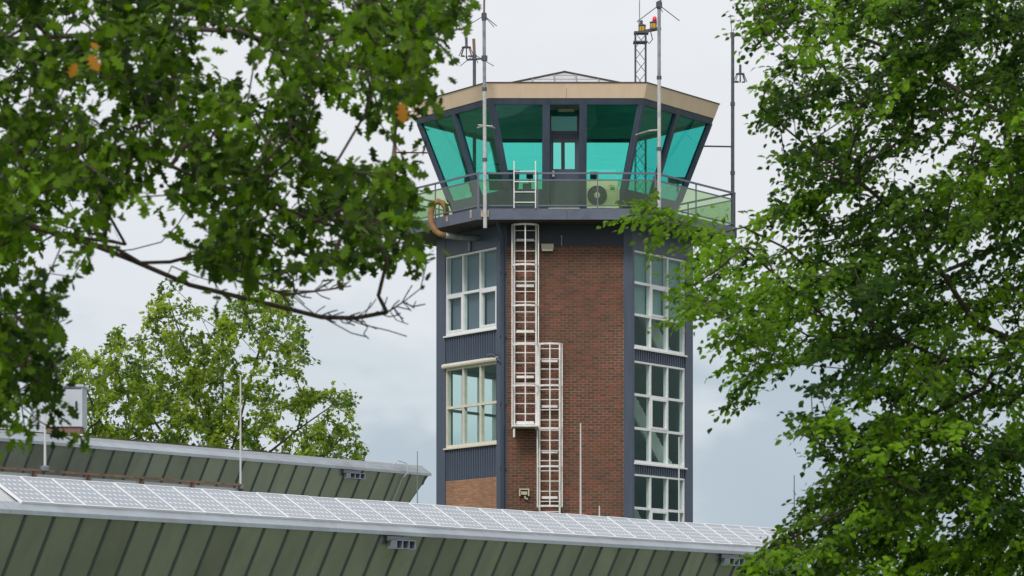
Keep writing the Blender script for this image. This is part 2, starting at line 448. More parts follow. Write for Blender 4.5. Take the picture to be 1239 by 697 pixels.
# ------------------------------------------------------------------ control tower
TX, TY = 1.527, 105.75
H3 = math.sqrt(3) / 2
tower = thing("control_tower", "hexagonal brick and navy control tower with green glazed cab and balcony", "control tower", (TX, TY, 0))
HEXC = [(0.5, -H3), (1, 0), (0.5, H3), (-0.5, H3), (-1, 0), (-0.5, -H3)]      # corners in units of the side
class Face:
    """k: 0 front, 1 front right, 2 rear right, 3 rear, 4 rear left, 5 front left. a runs from the corner nearer the camera"""
    def __init__(s, k, side):
        s.k, s.side = k, side
        A, B = Vector(HEXC[(k - 1) % 6]), Vector(HEXC[k])
        if k in (4, 5): A, B = B, A
        s.A = Vector((TX + A.x * side, TY + A.y * side, 0)); s.u = Vector((B.x - A.x, B.y - A.y, 0)).normalized()
        m = (A + B) / 2; s.n = Vector((m.x, m.y, 0)).normalized()
    def p(s, a, z, o=0.0):
        q = s.A + s.u * a + s.n * o
        return Vector((q.x, q.y, z))
    def box(s, mb, a0, a1, z0, z1, o0, o1, mi=0):
        mb.hexa([s.p(a0, z0, o0), s.p(a1, z0, o0), s.p(a1, z0, o1), s.p(a0, z0, o1), s.p(a0, z1, o0), s.p(a1, z1, o0), s.p(a1, z1, o1), s.p(a0, z1, o1)], mi)
    def a_of(s, px):
        t = (px - CXP) / F
        return (t * s.A.y - s.A.x) / (s.u.x - t * s.u.y)

SS = 3.69
ZB = 13.65                                    # top of the brick / underside of the navy band
ZS = 14.27                                    # soffit
fr_, rt_, lf_ = Face(0, SS), Face(1, SS), Face(5, SS)
rr_, re_, rl_ = Face(2, SS), Face(3, SS), Face(4, SS)
# corner pilasters: a folded post over each corner of the shaft, one part each
def pilaster(c, fa, fb, wa, wb, a_end=False, b_end=False):
    mb = MB()
    for f, wd, end in ((fa, wa, a_end), (fb, wb, b_end)):
        a0, a1 = (0, wd) if not end else (f.side - wd, f.side)
        f.box(mb, a0, a1, 0, ZS, -0.22, 0.03)
    # nose that fills the wedge between the two boards
    cc = Vector((TX + HEXC[c][0] * SS, TY + HEXC[c][1] * SS, 0))
    p0 = cc + fa.n * 0.0295; p1 = cc + fb.n * 0.0295; pt = cc + (fa.n + fb.n).normalized() * 0.034; pi = cc - (fa.n + fb.n).normalized() * 0.1
    mb.hexa([Vector((q.x, q.y, 0.002)) for q in (p0, pt, p1, pi)] + [Vector((q.x, q.y, ZS - 0.002)) for q in (p0, pt, p1, pi)])
    mb.build("pilaster", M['navy'], tower)
wl = lf_.a_of(601.8); wlf = fr_.a_of(613.2)
wr = rt_.a_of(766.5); wrf = SS - fr_.a_of(754.5)
pilaster(5, fr_, lf_, wlf, wl)
pilaster(0, fr_, rt_, wrf, wr, a_end=True)
a_l1 = lf_.a_of(539.5); a_r1 = rt_.a_of(828.5)
pilaster(4, lf_, rl_, SS - a_l1, 0.5, a_end=True, b_end=True)
pilaster(1, rt_, rr_, SS - a_r1, 0.5, a_end=True, b_end=True)
pilaster(2, rr_, re_, 0.5, 0.5, b_end=True)
pilaster(3, re_, rl_, 0.5, 0.5)

# bricks --------------------------------------------------------------
def brick_area(f, a0, a1, z0, z1, bmat, mmat, singles, seed):
    """mortar bed with single bricks standing proud of it; returns the boxes"""
    mb = MB(); f.box(mb, a0, a1, 0, z1, -0.22, -0.003)
    mb.build("mortar_bed", mmat, tower)
    rnd = random.Random(seed)
    pit_a, pit_z, j = 0.2255, 0.0755, 0.0145
    rows = int((z1 - z0) / pit_z)
    cells = []
    for r in range(rows):
        z = z1 - (r + 1) * pit_z + j / 2
        off = -pit_a / 2 if r % 2 else 0
        a = a0 + off
        while a < a1 - 0.02:
            b0, b1 = max(a, a0) + j / 2, min(a + pit_a, a1) - j / 2
            if b1 - b0 > 0.03: cells.append((b0, b1, z))
            a += pit_a
    rest = MB()
    full = {}
    order = sorted(range(len(cells)), key=lambda i: cells[i][2])
    vis = [i for i in order if cells[i][2] > 6.0][:singles]
    vs = set(vis)
    for i, (b0, b1, z) in enumerate(cells):
        if i in vs:
            key = round(b1 - b0, 4)
            if key not in full:
                k = MB(); k.box((0, -0.012, 0), (b1 - b0, 0.004, pit_z - j)); full[key] = k.mesh("brick", bmat)
            X = f.u; Nn = -f.n
            mt = Matrix(((X.x, Nn.x, 0, 0), (X.y, Nn.y, 0, 0), (0, 0, 1, 0), (0, 0, 0, 1)))
            mt.translation = f.p(b0, z, -0.006 + rnd.uniform(-0.003, 0.002))
            link("brick", full[key], tower, mt)
        else:
            dz = rnd.uniform(-0.003, 0.002)
            f.box(rest, b0, b1, z, z + pit_z - j, -0.016, 0.006 + dz)
    if rest.f:
        rest.build("brickwork", bmat, tower, kind="stuff")
brick_area(fr_, wlf + 0.002, SS - wrf - 0.002, 4.6, ZB, M['brick'], M['mortar'], 300, 3)
brick_area(lf_, wl + 0.002, a_l1 - 0.002, 5.0, 7.18, M['brick_tan'], M['mortar_pale'], 0, 4)

# navy band between brick and soffit, on every face
for f, a0, a1, zb in ((fr_, wlf, SS - wrf, ZB), (lf_, wl, a_l1, 13.66), (rt_, wr, a_r1, 13.57), (rr_, .5, SS - .5, ZB), (re_, .5, SS - .5, ZB), (rl_, .5, SS - .5, 13.66)):
    mb = MB(); f.box(mb, a0 + .001, a1 - .001, zb + 0.002, ZS - 0.002, -0.2, 0.022)
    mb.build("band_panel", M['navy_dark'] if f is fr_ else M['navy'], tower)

# ribbed navy cladding panels
def ribbed(f, a0, a1, z0, z1, name="cladding_panel"):
    mb = MB(); f.box(mb, a0, a1, z0, z1, -0.2, -0.045)
    o = mb.build(name, M['navy_dark'], tower)  # darker backing puts the shade of the grooves into its colour
    n = max(3, int((a1 - a0) / 0.135)); pit = (a1 - a0) / n
    me = None
    for i in range(n):
        if me is None:
            k = MB(); k.hexa([Vector(p) for p in ((0, 0, 0), (pit - .045, 0, 0), (pit - .06, -.05, 0), (.015, -.05, 0), (0, 0, z1 - z0 - .01), (pit - .045, 0, z1 - z0 - .01), (pit - .06, -.05, z1 - z0 - .01), (.015, -.05, z1 - z0 - .01))]); me = k.mesh("rib", M['navy'])
        X = f.u; Y = -f.n
        mt = Matrix(((X.x, Y.x, 0, 0), (X.y, Y.y, 0, 0), (0, 0, 1, 0), (0, 0, 0, 1)))
        mt.translation = f.p(a0 + i * pit + 0.025, z0 + 0.005, -0.0455)
        link("rib", me, o, mt)
    return o

# windows: frame > pane, blind, sash. cols in pixels, rows in metres
def window(f, a0, a1, z0, z1, nc, nr, sash=(), frame='white', blinds=(), blindmat='blind', roller=False, sill=True):
    fw = 0.052
    mb = MB()
    f.box(mb, a0, a1, z1 - fw, z1, -0.14, 0.0); f.box(mb, a0, a1, z0, z0 + fw + 0.03, -0.14, 0.0)
    f.box(mb, a0, a0 + fw, z0 + fw + .03, z1 - fw, -0.14, -0.002); f.box(mb, a1 - fw, a1, z0 + fw + .03, z1 - fw, -0.14, -0.002)
    cw = (a1 - a0) / nc; rh = (z1 - z0 - 0.03) / nr
    for i in range(1, nc): f.box(mb, a0 + i * cw - fw * .65, a0 + i * cw + fw * .65, z0 + fw + .03, z1 - fw, -0.13, -0.004)
    for j in range(1, nr):
        for i in range(nc):
            f.box(mb, a0 + i * cw + (fw * .65 if i else fw), a0 + (i + 1) * cw - (fw * .65 if i < nc - 1 else fw), z0 + .03 + j * rh - fw * .7, z0 + .03 + j * rh + fw * .7, -0.125, -0.008)
    o = mb.build("window", M[frame], tower)
    for j in range(nr):
        for i in range(nc):
            b0 = a0 + i * cw + (fw * .65 if i else fw); b1 = a0 + (i + 1) * cw - (fw * .65 if i < nc - 1 else fw)
            c0 = z0 + .03 + j * rh + (fw * .7 if j else fw); c1 = z0 + .03 + (j + 1) * rh - (fw * .7 if j < nr - 1 else fw)
            if (i, j) in sash:
                mb = MB(); k = 0.06
                f.box(mb, b0, b1, c0, c0 + k, -0.1, 0.006); f.box(mb, b0, b1, c1 - k, c1, -0.1, 0.006)
                f.box(mb, b0, b0 + k, c0 + k, c1 - k, -0.1, 0.004); f.box(mb, b1 - k, b1, c0 + k, c1 - k, -0.1, 0.004)
                mb.build("sash", M[frame], o)
                b0 += k; b1 -= k; c0 += k; c1 -= k
            mb = MB(); f.box(mb, b0 - .004, b1 + .004, c0 - .004, c1 + .004, -0.055, -0.045)
            mb.build("pane", M['windowglass'], o)
            if (i, j) in blinds:
                mb = MB(); f.box(mb, b0 - .02, b1 + .02, c0 - .02, c1 + .02, -0.19, -0.18)
                mb.build("blind", M[blindmat], o)
    if sill:
        mb = MB(); f.box(mb, a0 - .03, a1 + .05, z0 - .045, z0 - .002, -0.1, 0.07); mb.build("sill", M[frame], o)
    if roller:
        mb = MB()
        mb.tube([f.p(a0 - .1, z1 + .07, .05), f.p(a1 + .06, z1 + .07, .05)], .075, 10); mb.build("shutter_box", M['cream'], o)
    return o
WL1 = (11.37, 13.655); WL2 = (8.13, 10.42)
al0, al1 = wl + .004, a_l1 - .004
allb = [(i, j) for i in range(3) for j in range(3)]
window(lf_, al0, al1, *WL1, 3, 2, sash=((2, 0), (0, 0)), blinds=allb, frame='white')
window(lf_, al0, al1, *WL2, 3, 2, frame='cream', roller=True)
ribbed(lf_, al0, al1, WL2[1] + .004, WL1[0] - .05)
ribbed(lf_, al0, al1, 7.185, WL2[0] - .05)
ar0, ar1 = wr + .004, a_r1 - .004
window(rt_, ar0, ar1, 10.82, 13.565, 3, 3, sash=((1, 1),), blinds=[(0, 1), (0, 2), (1, 2), (2, 2), (1, 1), (2, 1)], blindmat='blindlight')
window(rt_, ar0, ar1, 7.57, 10.45, 3, 3, sash=((1, 1),))
window(rt_, ar0, ar1, 4.35, 7.26, 3, 3, sash=((1, 1),))
ribbed(rt_, ar0, ar1, 10.455, 10.77); ribbed(rt_, ar0, ar1, 7.265, 7.52); ribbed(rt_, ar0, ar1, 0.1, 4.3)
# rear faces: glazed like the front ones (daylight shows through), the back one closed
window(rl_, .5, SS - .5, *WL2, 3, 2)
ribbed(rl_, .5, SS - .5, WL2[1] + .004, 13.6); ribbed(rl_, .5, SS - .5, 0.1, WL2[0] - .05)
ribbed(rr_, .5, SS - .5, 0.1, 13.6)
mb = MB(); re_.box(mb, .5, SS - .5, 0, ZB, -0.2, -0.01); mb.build("rear_wall", M['navy'], tower)

def hexring(z, s, ins=0.0):
    return [Vector((TX + x * (s - ins), TY + y * (s - ins), z)) for x, y in HEXC]
def hexslab(mb, z0, z1, s0, s1, mi=0):
    a, b = hexring(z0, s0), hexring(z1, s1)
    mb.add(a + b, [tuple(reversed(range(6))), tuple(range(6, 12))] + [(i, (i + 1) % 6, (i + 1) % 6 + 6, i + 6) for i in range(6)], mi)
# floors and the stair inside
for z in (7.30, 10.52, 13.70):
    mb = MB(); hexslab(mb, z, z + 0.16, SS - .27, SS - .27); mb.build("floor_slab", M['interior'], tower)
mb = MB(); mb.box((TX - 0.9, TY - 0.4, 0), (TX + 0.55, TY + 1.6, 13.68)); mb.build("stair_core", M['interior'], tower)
def stair(z0, z1, xa, xb, y0):
    mb = MB(); n = 14
    mb.bar((xa, y0, z1), (xb, y0, z0), .07, .30); mb.bar((xa, y0 + .95, z1), (xb, y0 + .95, z0), .07, .30)
    o = mb.build("stair_flight", M['stair'], tower)
    for i in range(n):
        t = (i + .5) / n
        x, z = xa + (xb - xa) * t, z1 + (z0 - z1) * t
        k = MB(); k.box((x - .13, y0 + .04, z + .10), (x + .13, y0 + .91, z + .14)); k.build("step", M['stair'], o)
for z0, z1 in ((7.5, 10.55), (10.7, 13.75), (4.3, 7.35)):
    stair(z0, z1, TX + 1.35, TX + 3.0, TY - .75)

# balcony -----------------------------------------------------------------
SB, SBI = 5.0, 5.0
ZD = 14.57
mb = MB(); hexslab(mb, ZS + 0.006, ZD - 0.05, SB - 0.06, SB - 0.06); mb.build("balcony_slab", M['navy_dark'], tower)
for k in range(6):
    f = Face(k, SB)
    mb = MB()
    f.box(mb, 0.004, SB / 2 - .004, ZS - .004, ZD, -0.058, 0.0); mb.build("slab_fascia", M['navy_fascia'], tower)
    mb = MB(); f.box(mb, SB / 2 + .004, SB - .004, ZS - .004, ZD, -0.058, 0.0); mb.build("slab_fascia", M['navy_fascia'], tower)
mb = MB(); hexslab(mb, ZD - 0.048, ZD - .02, SB - 0.07, SB - 0.07); mb.build("balcony_deck", M['concrete'], tower)
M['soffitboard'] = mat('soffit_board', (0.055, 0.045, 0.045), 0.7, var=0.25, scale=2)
for k in range(6):                       # boarded soffit, one tapering board run per side
    a, b = HEXC[(k - 1) % 6], HEXC[k]
    s0, s1 = SB - .08, SS + .06
    mb = MB()
    q = [Vector((TX + p[0] * s, TY + p[1] * s, ZS)) for p, s in ((a, s0), (b, s0), (b, s1), (a, s1))]
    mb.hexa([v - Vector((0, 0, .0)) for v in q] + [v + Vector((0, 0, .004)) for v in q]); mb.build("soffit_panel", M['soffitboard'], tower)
ZR = 15.56
for k in range(6):
    f = Face(k, SB)
    mb = MB(); o_ = -0.06
    mb.bar(f.p(0.01, ZR, o_), f.p(SB - .01, ZR, o_), .05, .05); mb.build("handrail", M['rail'], tower)
    mb = MB(); mb.bar(f.p(0.01, ZR - .19, o_), f.p(SB - .01, ZR - .19, o_), .035, .035); mb.build("mid_rail", M['rail'], tower)
    mb = MB(); mb.bar(f.p(0.01, ZD + .09, o_), f.p(SB - .01, ZD + .09, o_), .035, .035); mb.build("bottom_rail", M['rail'], tower)
    nb = 3 if k == 0 else 2
    for i in range(nb):
        a0, a1 = i * SB / nb, (i + 1) * SB / nb
        if i > 0 or True:
            mb = MB(); mb.bar(f.p(a0 + .02, ZD - .02, o_ - .002), f.p(a0 + .02, ZR - .026, o_ - .002), .04, .04); mb.build("railing_post", M['rail'], tower)
        mb = MB(); f.box(mb, a0 + .045, a1 - .01, ZD + .112, ZR - .21, o_ - .006, o_ + .006); mb.build("railing_pane", M['railglass'], tower)

# cab -----------------------------------------------------------------------
S0, S1 = 3.09, 4.32                       # side at the deck and at the top of the tilted glass
ZC0, ZC1 = ZD - .02, 17.70
def cs(z): return S0 + (S1 - S0) * (z - ZC0) / (ZC1 - ZC0)
class Tilt(Face):
    """face of the cab; a is measured as a fraction t (0..1) of the side, o outwards and level"""
    def q(s, t, z, o=0.0, da=0.0):
        f = Face(s.k, cs(z))
        return f.p(t * f.side + da, z, o)
    def slab(s, mb, t0, d0, t1, d1, z0, z1, o0, o1):
        mb.hexa([s.q(t0, z0, o0, d0), s.q(t1, z0, o0, d1), s.q(t1, z0, o1, d1), s.q(t0, z0, o1, d0),
                 s.q(t0, z1, o0, d0), s.q(t1, z1, o0, d1), s.q(t1, z1, o1, d1), s.q(t0, z1, o1, d0)])
ZG0, ZG1 = 15.30, 17.565                  # glass from behind the railing to under the header
MW = 0.10
XD0, XD1 = (656.0 - CXP) / F * 102.9 - TX, (709.5 - CXP) / F * 102.9 - TX   # door set, outer edges
for k in range(6):
    f = Tilt(k, S0)
    mb = MB(); f.slab(mb, 0, 0.0, 1, 0.0, ZG1, ZC1, -0.14, 0.0); mb.build("cab_header", M['navy'], tower)
    if k != 0:
        mb = MB(); f.slab(mb, 0, .0, 1, .0, ZC0, ZG0, -0.14, 0.0); mb.build("cab_base_wall", M['navy'], tower)
        mb = MB(); mw = .055 if k == 3 else .085; f.slab(mb, .5, -mw, .5, mw, ZG0, ZG1, -0.14, 0.012); mb.build("mullion", M['navy'], tower)
        for t0, d0, t1, d1 in ((0, MW, .5, -mw), (.5, mw, 1, -MW)):
            mb = MB(); f.slab(mb, t0, d0, t1, d1, ZG0, ZG1, -0.085, -0.07); mb.build("cab_pane", M['cabglass_deep' if k == 1 else 'cabglass'], tower)
# corner mullions
for c in range(6):
    fa, fb = Tilt(c, S0), Tilt((c + 1) % 6, S0)
    mb = MB()
    for f in (fa, fb):
        A = Vector((TX + HEXC[c][0] * S0, TY + HEXC[c][1] * S0, 0))
        t = 0 if (f.p(0, 0) - A).length < .01 else 1
        d0, d1 = (-.03, MW) if t == 0 else (-MW, .03)
        f.slab(mb, t, d0, t, d1, ZG0 - .002, ZG1 + .002, -0.15, 0.014)
    mb.build("mullion", M['navy'], tower)
# front face with its upright door between sloping panes
f = Tilt(0, S0)
fx = TX
yfront = TY - H3 * S0
def front_slab(mb, xl, xr, z0, z1, o0, o1):
    """piece of the tilted front plane between two upright planes given by functions of z"""
    def y(z, o): return TY - H3 * cs(z) - o
    pts = []
    for z in (z0, z1):
        pts += [(xl(z), y(z, o0), z), (xr(z), y(z, o0), z), (xr(z), y(z, o1), z), (xl(z), y(z, o1), z)]
    mb.hexa([Vector(p) for p in pts])
L_ = lambda z: TX - cs(z) / 2
R_ = lambda z: TX + cs(z) / 2
DL, DR = TX + XD0, TX + XD1
PW = 0.21
mb = MB(); front_slab(mb, L_, lambda z: DL, ZC0, ZG0, -.14, 0); mb.build("cab_base_wall", M['navy'], tower)
mb = MB(); front_slab(mb, lambda z: DR, R_, ZC0, ZG0, -.14, 0); mb.build("cab_base_wall", M['navy'], tower)
mb = MB(); front_slab(mb, lambda z: L_(z) + MW, lambda z: DL, ZG0, ZG1, -.085, -.07); mb.build("cab_pane", M['cabglass'], tower)
mb = MB(); front_slab(mb, lambda z: DR, lambda z: R_(z) - MW, ZG0, ZG1, -.085, -.07); mb.build("cab_pane", M['cabglass'], tower)
for x0 in (DL, DR - PW):                  # door posts, sloping in front and upright behind
    mb = MB()
    zs = (ZC0, ZG1 + .002)
    yb = yfront + .10
    pts = []
    for z in zs:
        yf = TY - H3 * cs(z) - .012
        pts += [(x0, yf, z), (x0 + PW, yf, z), (x0 + PW, yb, z), (x0, yb, z)]
    mb.hexa([Vector(p) for p in pts]); mb.build("door_post", M['navy'], tower)
dl, dr = DL + PW, DR - PW
yd = yfront + .02
zt0, zt1 = zat(158.5, yd), zat(133.5, yd)
mb = MB()
mb.box((dl + .002, yd, ZC0), (dl + .05, yd + .08, ZG1)); mb.box((dr - .05, yd, ZC0), (dr - .002, yd + .08, ZG1))
mb.box((dl + .05, yd, zt0 - .09), (dr - .05, yd + .08, zt0)); mb.box((dl + .05, yd, zt1), (dr - .05, yd + .08, ZG1))
mb.build("door_frame", M['navy'], tower)
mb = MB(); mb.box((dl + .05, yd + .03, zt0), (dr - .05, yd + .04, zt1)); mb.build("transom_pane", M['cabglass'], tower)
# dark blind behind the transom
mb = MB(); mb.box((dl + .03, yd + .12, zt0 - .02), (dr - .03, yd + .13, zt1 + .03)); mb.build("transom_blind", M['transomblind'], tower)
x0, x1 = dl + .052, dr - .052
zl0, zl1 = zat(204.5, yd), zat(167.5, yd)
gx0, gx1 = (669.5 - CXP) / F * yd, (695.5 - CXP) / F * yd
mb = MB(); y0, y1 = yd + .012, yd + .062
mb.box((x0, y0, ZC0 + .02), (x1, y1, zl0)); mb.box((x0, y0, zl1), (x1, y1, zt0 - .092))
mb.box((x0, y0, zl0), (gx0, y1, zl1)); mb.box((gx1, y0, zl0), (x1, y1, zl1))
door = mb.build("door", M['navy'], tower)
mb = MB(); mb.box((gx0, y0 + .02, zl0), (gx1, y0 + .03, zl1)); mb.build("door_pane", M['doorglass'], door)
mb = MB(); mb.box((gx0 - .03, y0 - .05, zat(214, yd)), (gx0 + .03, y0 - .002, zat(206.5, yd))); mb.build("handle", M['white'], door)
mb = MB(); mb.box((TX - .22, yd - .42, ZG1 - .10), (TX + .22, yd - .3, ZG1 - .03)); mb.build("porch_lamp", M['bulk'], tower)
# ceiling, fascia, roof
mb = MB(); hexslab(mb, 17.66, 17.72, S1 - .17, S1 - .17); mb.build("cab_ceiling", M['ceil'], tower)
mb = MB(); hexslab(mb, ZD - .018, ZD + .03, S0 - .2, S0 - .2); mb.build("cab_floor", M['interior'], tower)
ZF0, ZF1 = 17.735, 18.135
SF0, SF1 = 4.34, 4.49
for k in range(6):
    fa, fb = Face(k, SF0), Face(k, SF1)
    for h0, h1 in ((0, .5), (.5, 1)):
        mb = MB(); gap = .004
        c = [(h0, gap if h0 else 0), (h1, -gap if h1 < 1 else 0)]
        pts = []
        for f, z in ((fa, ZF0), (fb, ZF1)):
            pts += [f.p(c[0][0] * f.side + c[0][1], z, -.06), f.p(c[1][0] * f.side + c[1][1], z, -.06), f.p(c[1][0] * f.side + c[1][1], z, 0), f.p(c[0][0] * f.side + c[0][1], z, 0)]
        mb.hexa(pts); mb.build("fascia_panel", M['tan'], tower)
    mb = MB(); f = Face(k, SF1 + .025); f.box(mb, 0, f.side, ZF1 + .002, ZF1 + .03, -.1, 0); mb.build("roof_edge", M['edge'], tower)
mb = MB(); hexslab(mb, ZC1 + .002, ZF0 + .02, S1 + .0, S1 + .0); mb.build("roof_deck", M['navy_dark'], tower)
# low pyramid of seamed sheets
ZP0, ZP1, SP = 18.00, 19.07, 4.40
apex = Vector((TX, TY, ZP1))
for k in range(6):
    f = Face(k, SP)
    npn = 7
    sl_h = H3 * SP
    for i in range(npn):
        t0, t1 = i / npn + .002, (i + 1) / npn - .002
        # each strip climbs to the hip
        def top(t):
            h = 1 - abs(2 * t - 1)                     # 0 at the corner, 1 at the middle
            b = f.p(t * SP, ZP0); m_ = f.n * (-sl_h * h)
            return Vector((b.x + m_.x, b.y + m_.y, ZP0 + (ZP1 - ZP0) * h))
        ts = [t0, t1] if not (t0 < .5 < t1) else [t0, .5, t1]
        base = [f.p(t * SP, ZP0) for t in ts]; tops = [top(t) for t in ts]
        ring = base + list(reversed(tops))
        mb = MB(); n_ = len(ring); dn = Vector((0, 0, -.02))
        mb.add(ring + [p + dn for p in ring], [tuple(range(n_)), tuple(reversed(range(n_, 2 * n_)))] + [(j, j + n_, (j + 1) % n_ + n_, (j + 1) % n_) for j in range(n_)])
        mb.build("roof_sheet", M['roofsheet'], tower)
        if i:
            mb = MB(); t = i / npn; a, b = f.p(t * SP, ZP0 + .01), top(t) + Vector((0, 0, .01))
            if (b - a).length > .1: mb.bar(a, b, .03, .035); mb.build("roof_seam", M['roofseam'], tower)
    for h in (.3, .55, .8):                             # cross laps
        a = f.p(h / 2 * SP, 0); b = f.p(SP - h / 2 * SP, 0)
        z = ZP0 + (ZP1 - ZP0) * h + .006; off = f.n * (-sl_h * h)
        mb = MB(); mb.bar(Vector((a.x + off.x, a.y + off.y, z)), Vector((b.x + off.x, b.y + off.y, z)), .02, .015); mb.build("roof_lap", M['roofseam'], tower)
    cc = Vector((TX + HEXC[k][0] * SP, TY + HEXC[k][1] * SP, ZP0 + .02))
    mb = MB(); mb.bar(cc, apex + Vector((0, 0, .02)), .09, .05); mb.build("hip_cap", M['edge'], tower)
mb = MB(); mb.lathe((TX, TY, ZP1 - .04), [(.20, -.03), (.17, .03), (.05, .05)], 12); mb.build("roof_cap", M['edge'], tower)
# downpipe at the left front corner, with a swan neck under the soffit
mb = MB()
yp = fr_.A.y - .10
xp = (608.5 - CXP) / F * yp
mb.tube([(xp - .16, yp - .5, ZS + .02), (xp - .12, yp - .32, ZS - .12), (xp, yp, ZS - .42), (xp, yp, 10.7), (xp, yp, 0.1)], .055, 10)
o = mb.build("downpipe", M['navy'], tower, smooth=True)
for z in (12.9, 11.1, 9.2, 7.4):
    k = MB(); k.box((xp - .08, yp - .03, z), (xp + .08, yp + .075, z + .05)); k.build("pipe_clip", M['navy_dark'], o)
mb = MB(); q = lf_.p(wl + .03, 10.62, .09); mb.tube([lf_.p(wl + .42, 10.62, .09), lf_.p(wl + .08, 10.62, .11), (xp - .02, yp, 10.35)], .045, 8); mb.build("branch_pipe", M['navy'], tower, smooth=True)
# short conduits on the band
for px, py0, py1, f in ((679.5, 285, 297, fr_), (570, 292, 304, lf_)):
    a = f.a_of(px); q = f.p(a, 0, .05)
    mb = MB(); mb.tube([(q.x, q.y, zat(py0, q.y)), (q.x, q.y, zat(py1, q.y))], .02 if f is fr_ else .045, 8); mb.build("conduit", M['mast'], tower)
# stained fixing plates on the slab edge
fB = Face(0, SB); fL = Face(5, SB)
for f, px, wd, py0, py1 in ((fL, 570, .10, 254, 264), (fL, 541, .10, 262, 268)):
    a = f.a_of(px); y_ = f.p(a, 0).y
    mb = MB(); f.box(mb, a - wd / 2, a + wd / 2, zat(py1, y_), zat(py0, y_), .002, .012); mb.build("fixing_plate", M['stain'], tower)
# threshold box in front of the door
mb = MB(); yb = TY - H3 * 4.3
mb.box(((663.5 - CXP) / F * yb, yb, ZD - .018), ((701.5 - CXP) / F * yb, yb + .3, ZD + .10)); mb.build("door_step", M['cream'], tower)

# ------------------------------------------------------------------ things on the tower
# caged ladders
def caged_ladder(px0, px1, py_top, py_bot, hoops, label, wide_hoop_bottom=False):
    Y0 = fr_.A.y                            # brick plane
    yr = Y0 - .20; yc = Y0 - .86
    xa, xb = (px0 - CXP) / F * yr, (px1 - CXP) / F * yr
    zt, zb = zat(py_top, yr), zat(py_bot, yr)
    t = thing("caged_ladder", label, "ladder", ((xa + xb) / 2, yr, zb), "white caged ladders on the brick face")
    for x in (xa, xb):
        mb = MB(); mb.box((x - .024, yr - .04, zb), (x + .024, yr + .04, zt)); mb.build("rail", M['ladder'], t)
    n = int((zt - zb) / .286); me = None
    for i in range(n):
        z = zb + .16 + i * .286
        if me is None:
            k = MB(); k.tube([(xa + .024, yr, 0), (xb - .024, yr, 0)], .0155, 6); me = k.mesh("rung", M['ladder'])
        link("rung", me, t, Matrix.Translation((0, 0, z)))
    xm = (xa + xb) / 2; hw = (xb - xa) / 2 + .055
    prof = [(xm + math.copysign(1, c) * hw * min(1, abs(c)) if abs(c) <= 1 else 0, 0) for c in (0,)]
    def arc():
        pts = [(xm - hw, yr), (xm - hw, yr - .34)]
        for i in range(1, 8):
            an = math.pi - math.pi * i / 8
            pts.append((xm + hw * math.cos(an), yr - .34 - .32 * math.sin(an)))
        return pts + [(xm + hw, yr - .34), (xm + hw, yr)]
    pr = arc(); me = None
    for py in hoops:
        z = zat(py, yc)
        if me is None:
            k = MB()
            for (x0, y0), (x1, y1) in zip(pr[:-1], pr[1:]): k.bar((x0, y0, 0), (x1, y1, 0), .012, .052)
            me = k.mesh("cage_hoop", M['ladder'])
        link("cage_hoop", me, t, Matrix.Translation((0, 0, z)))
    zh0, zh1 = zat(hoops[-1], yc) - .03, zat(hoops[0], yc) + .03
    for x, y in ((xm - hw - .008, yr - .30), (xm + hw + .008, yr - .30), (xm, yr - .665), (xm - hw * .78, yr - .55), (xm + hw * .78, yr - .55)):
        if abs(x - xm) > .1 and abs(abs(x - xm) - hw * .78) < .02: continue
        mb = MB(); mb.box((x - .016, y - .006, zh0), (x + .016, y + .006, zh1)); mb.build("cage_strip", M['ladder'], t)
    z = zt - .5; 
    while z > zb:
        mb = MB(); mb.box((xa + .06, yr + .012, z - .035), (xb - .06, yr + .06, z + .035))
        mb.box((xa - .02, yr + .05, z - .03), (xa + .02, Y0 - .008, z + .03)); mb.box((xb - .02, yr + .05, z - .03), (xb + .02, Y0 - .008, z + .03))
        mb.build("wall_bracket", M['ladder'], t); z -= 1.28
    return t
t = caged_ladder(622.3, 648.6, 269, 520, (271, 319.5, 369, 416, 466, 515), "tall white caged ladder hanging high on the brick wall, ending at the balcony")
mb = MB(); Yp = fr_.A.y
mb.box(((619.5 - CXP) / F * Yp, Yp - .86, zat(518.5, Yp)), ((650.5 - CXP) / F * Yp, Yp - .01, zat(516.8, Yp))); mb.build("landing_plate", M['ladder'], t)
mb = MB(); mb.tube([at(622, 519, Yp - .8), at(622, 529, Yp - .8)], .03, 8); mb.build("foot_tube", M['ladder'], t)
caged_ladder(652.8, 677.2, 415, 700, (415.5, 466, 518, 564, 612), "white caged ladder standing lower and to the right, its foot behind the solar roof")

# free ladder over the railing
yl = TY - H3 * SB - .03
t = thing("balcony_ladder", "short pale ladder hooked over the balcony railing left of the door", "ladder", at(635, 252, yl))
xa, xb = (622 - CXP) / F * yl, (648 - CXP) / F * yl
for x in (xa, xb):
    mb = MB(); mb.tube([(x, yl - .02, zat(252, yl)), (x, yl - .02, zat(195, yl))], .018, 8); mb.build("rail", M['ladder'], t)
for py in (207.5, 220, 232.5, 245):
    mb = MB(); mb.tube([(xa, yl - .02, zat(py, yl)), (xb, yl - .02, zat(py, yl))], .0145, 8); mb.build("rung", M['ladder'], t)

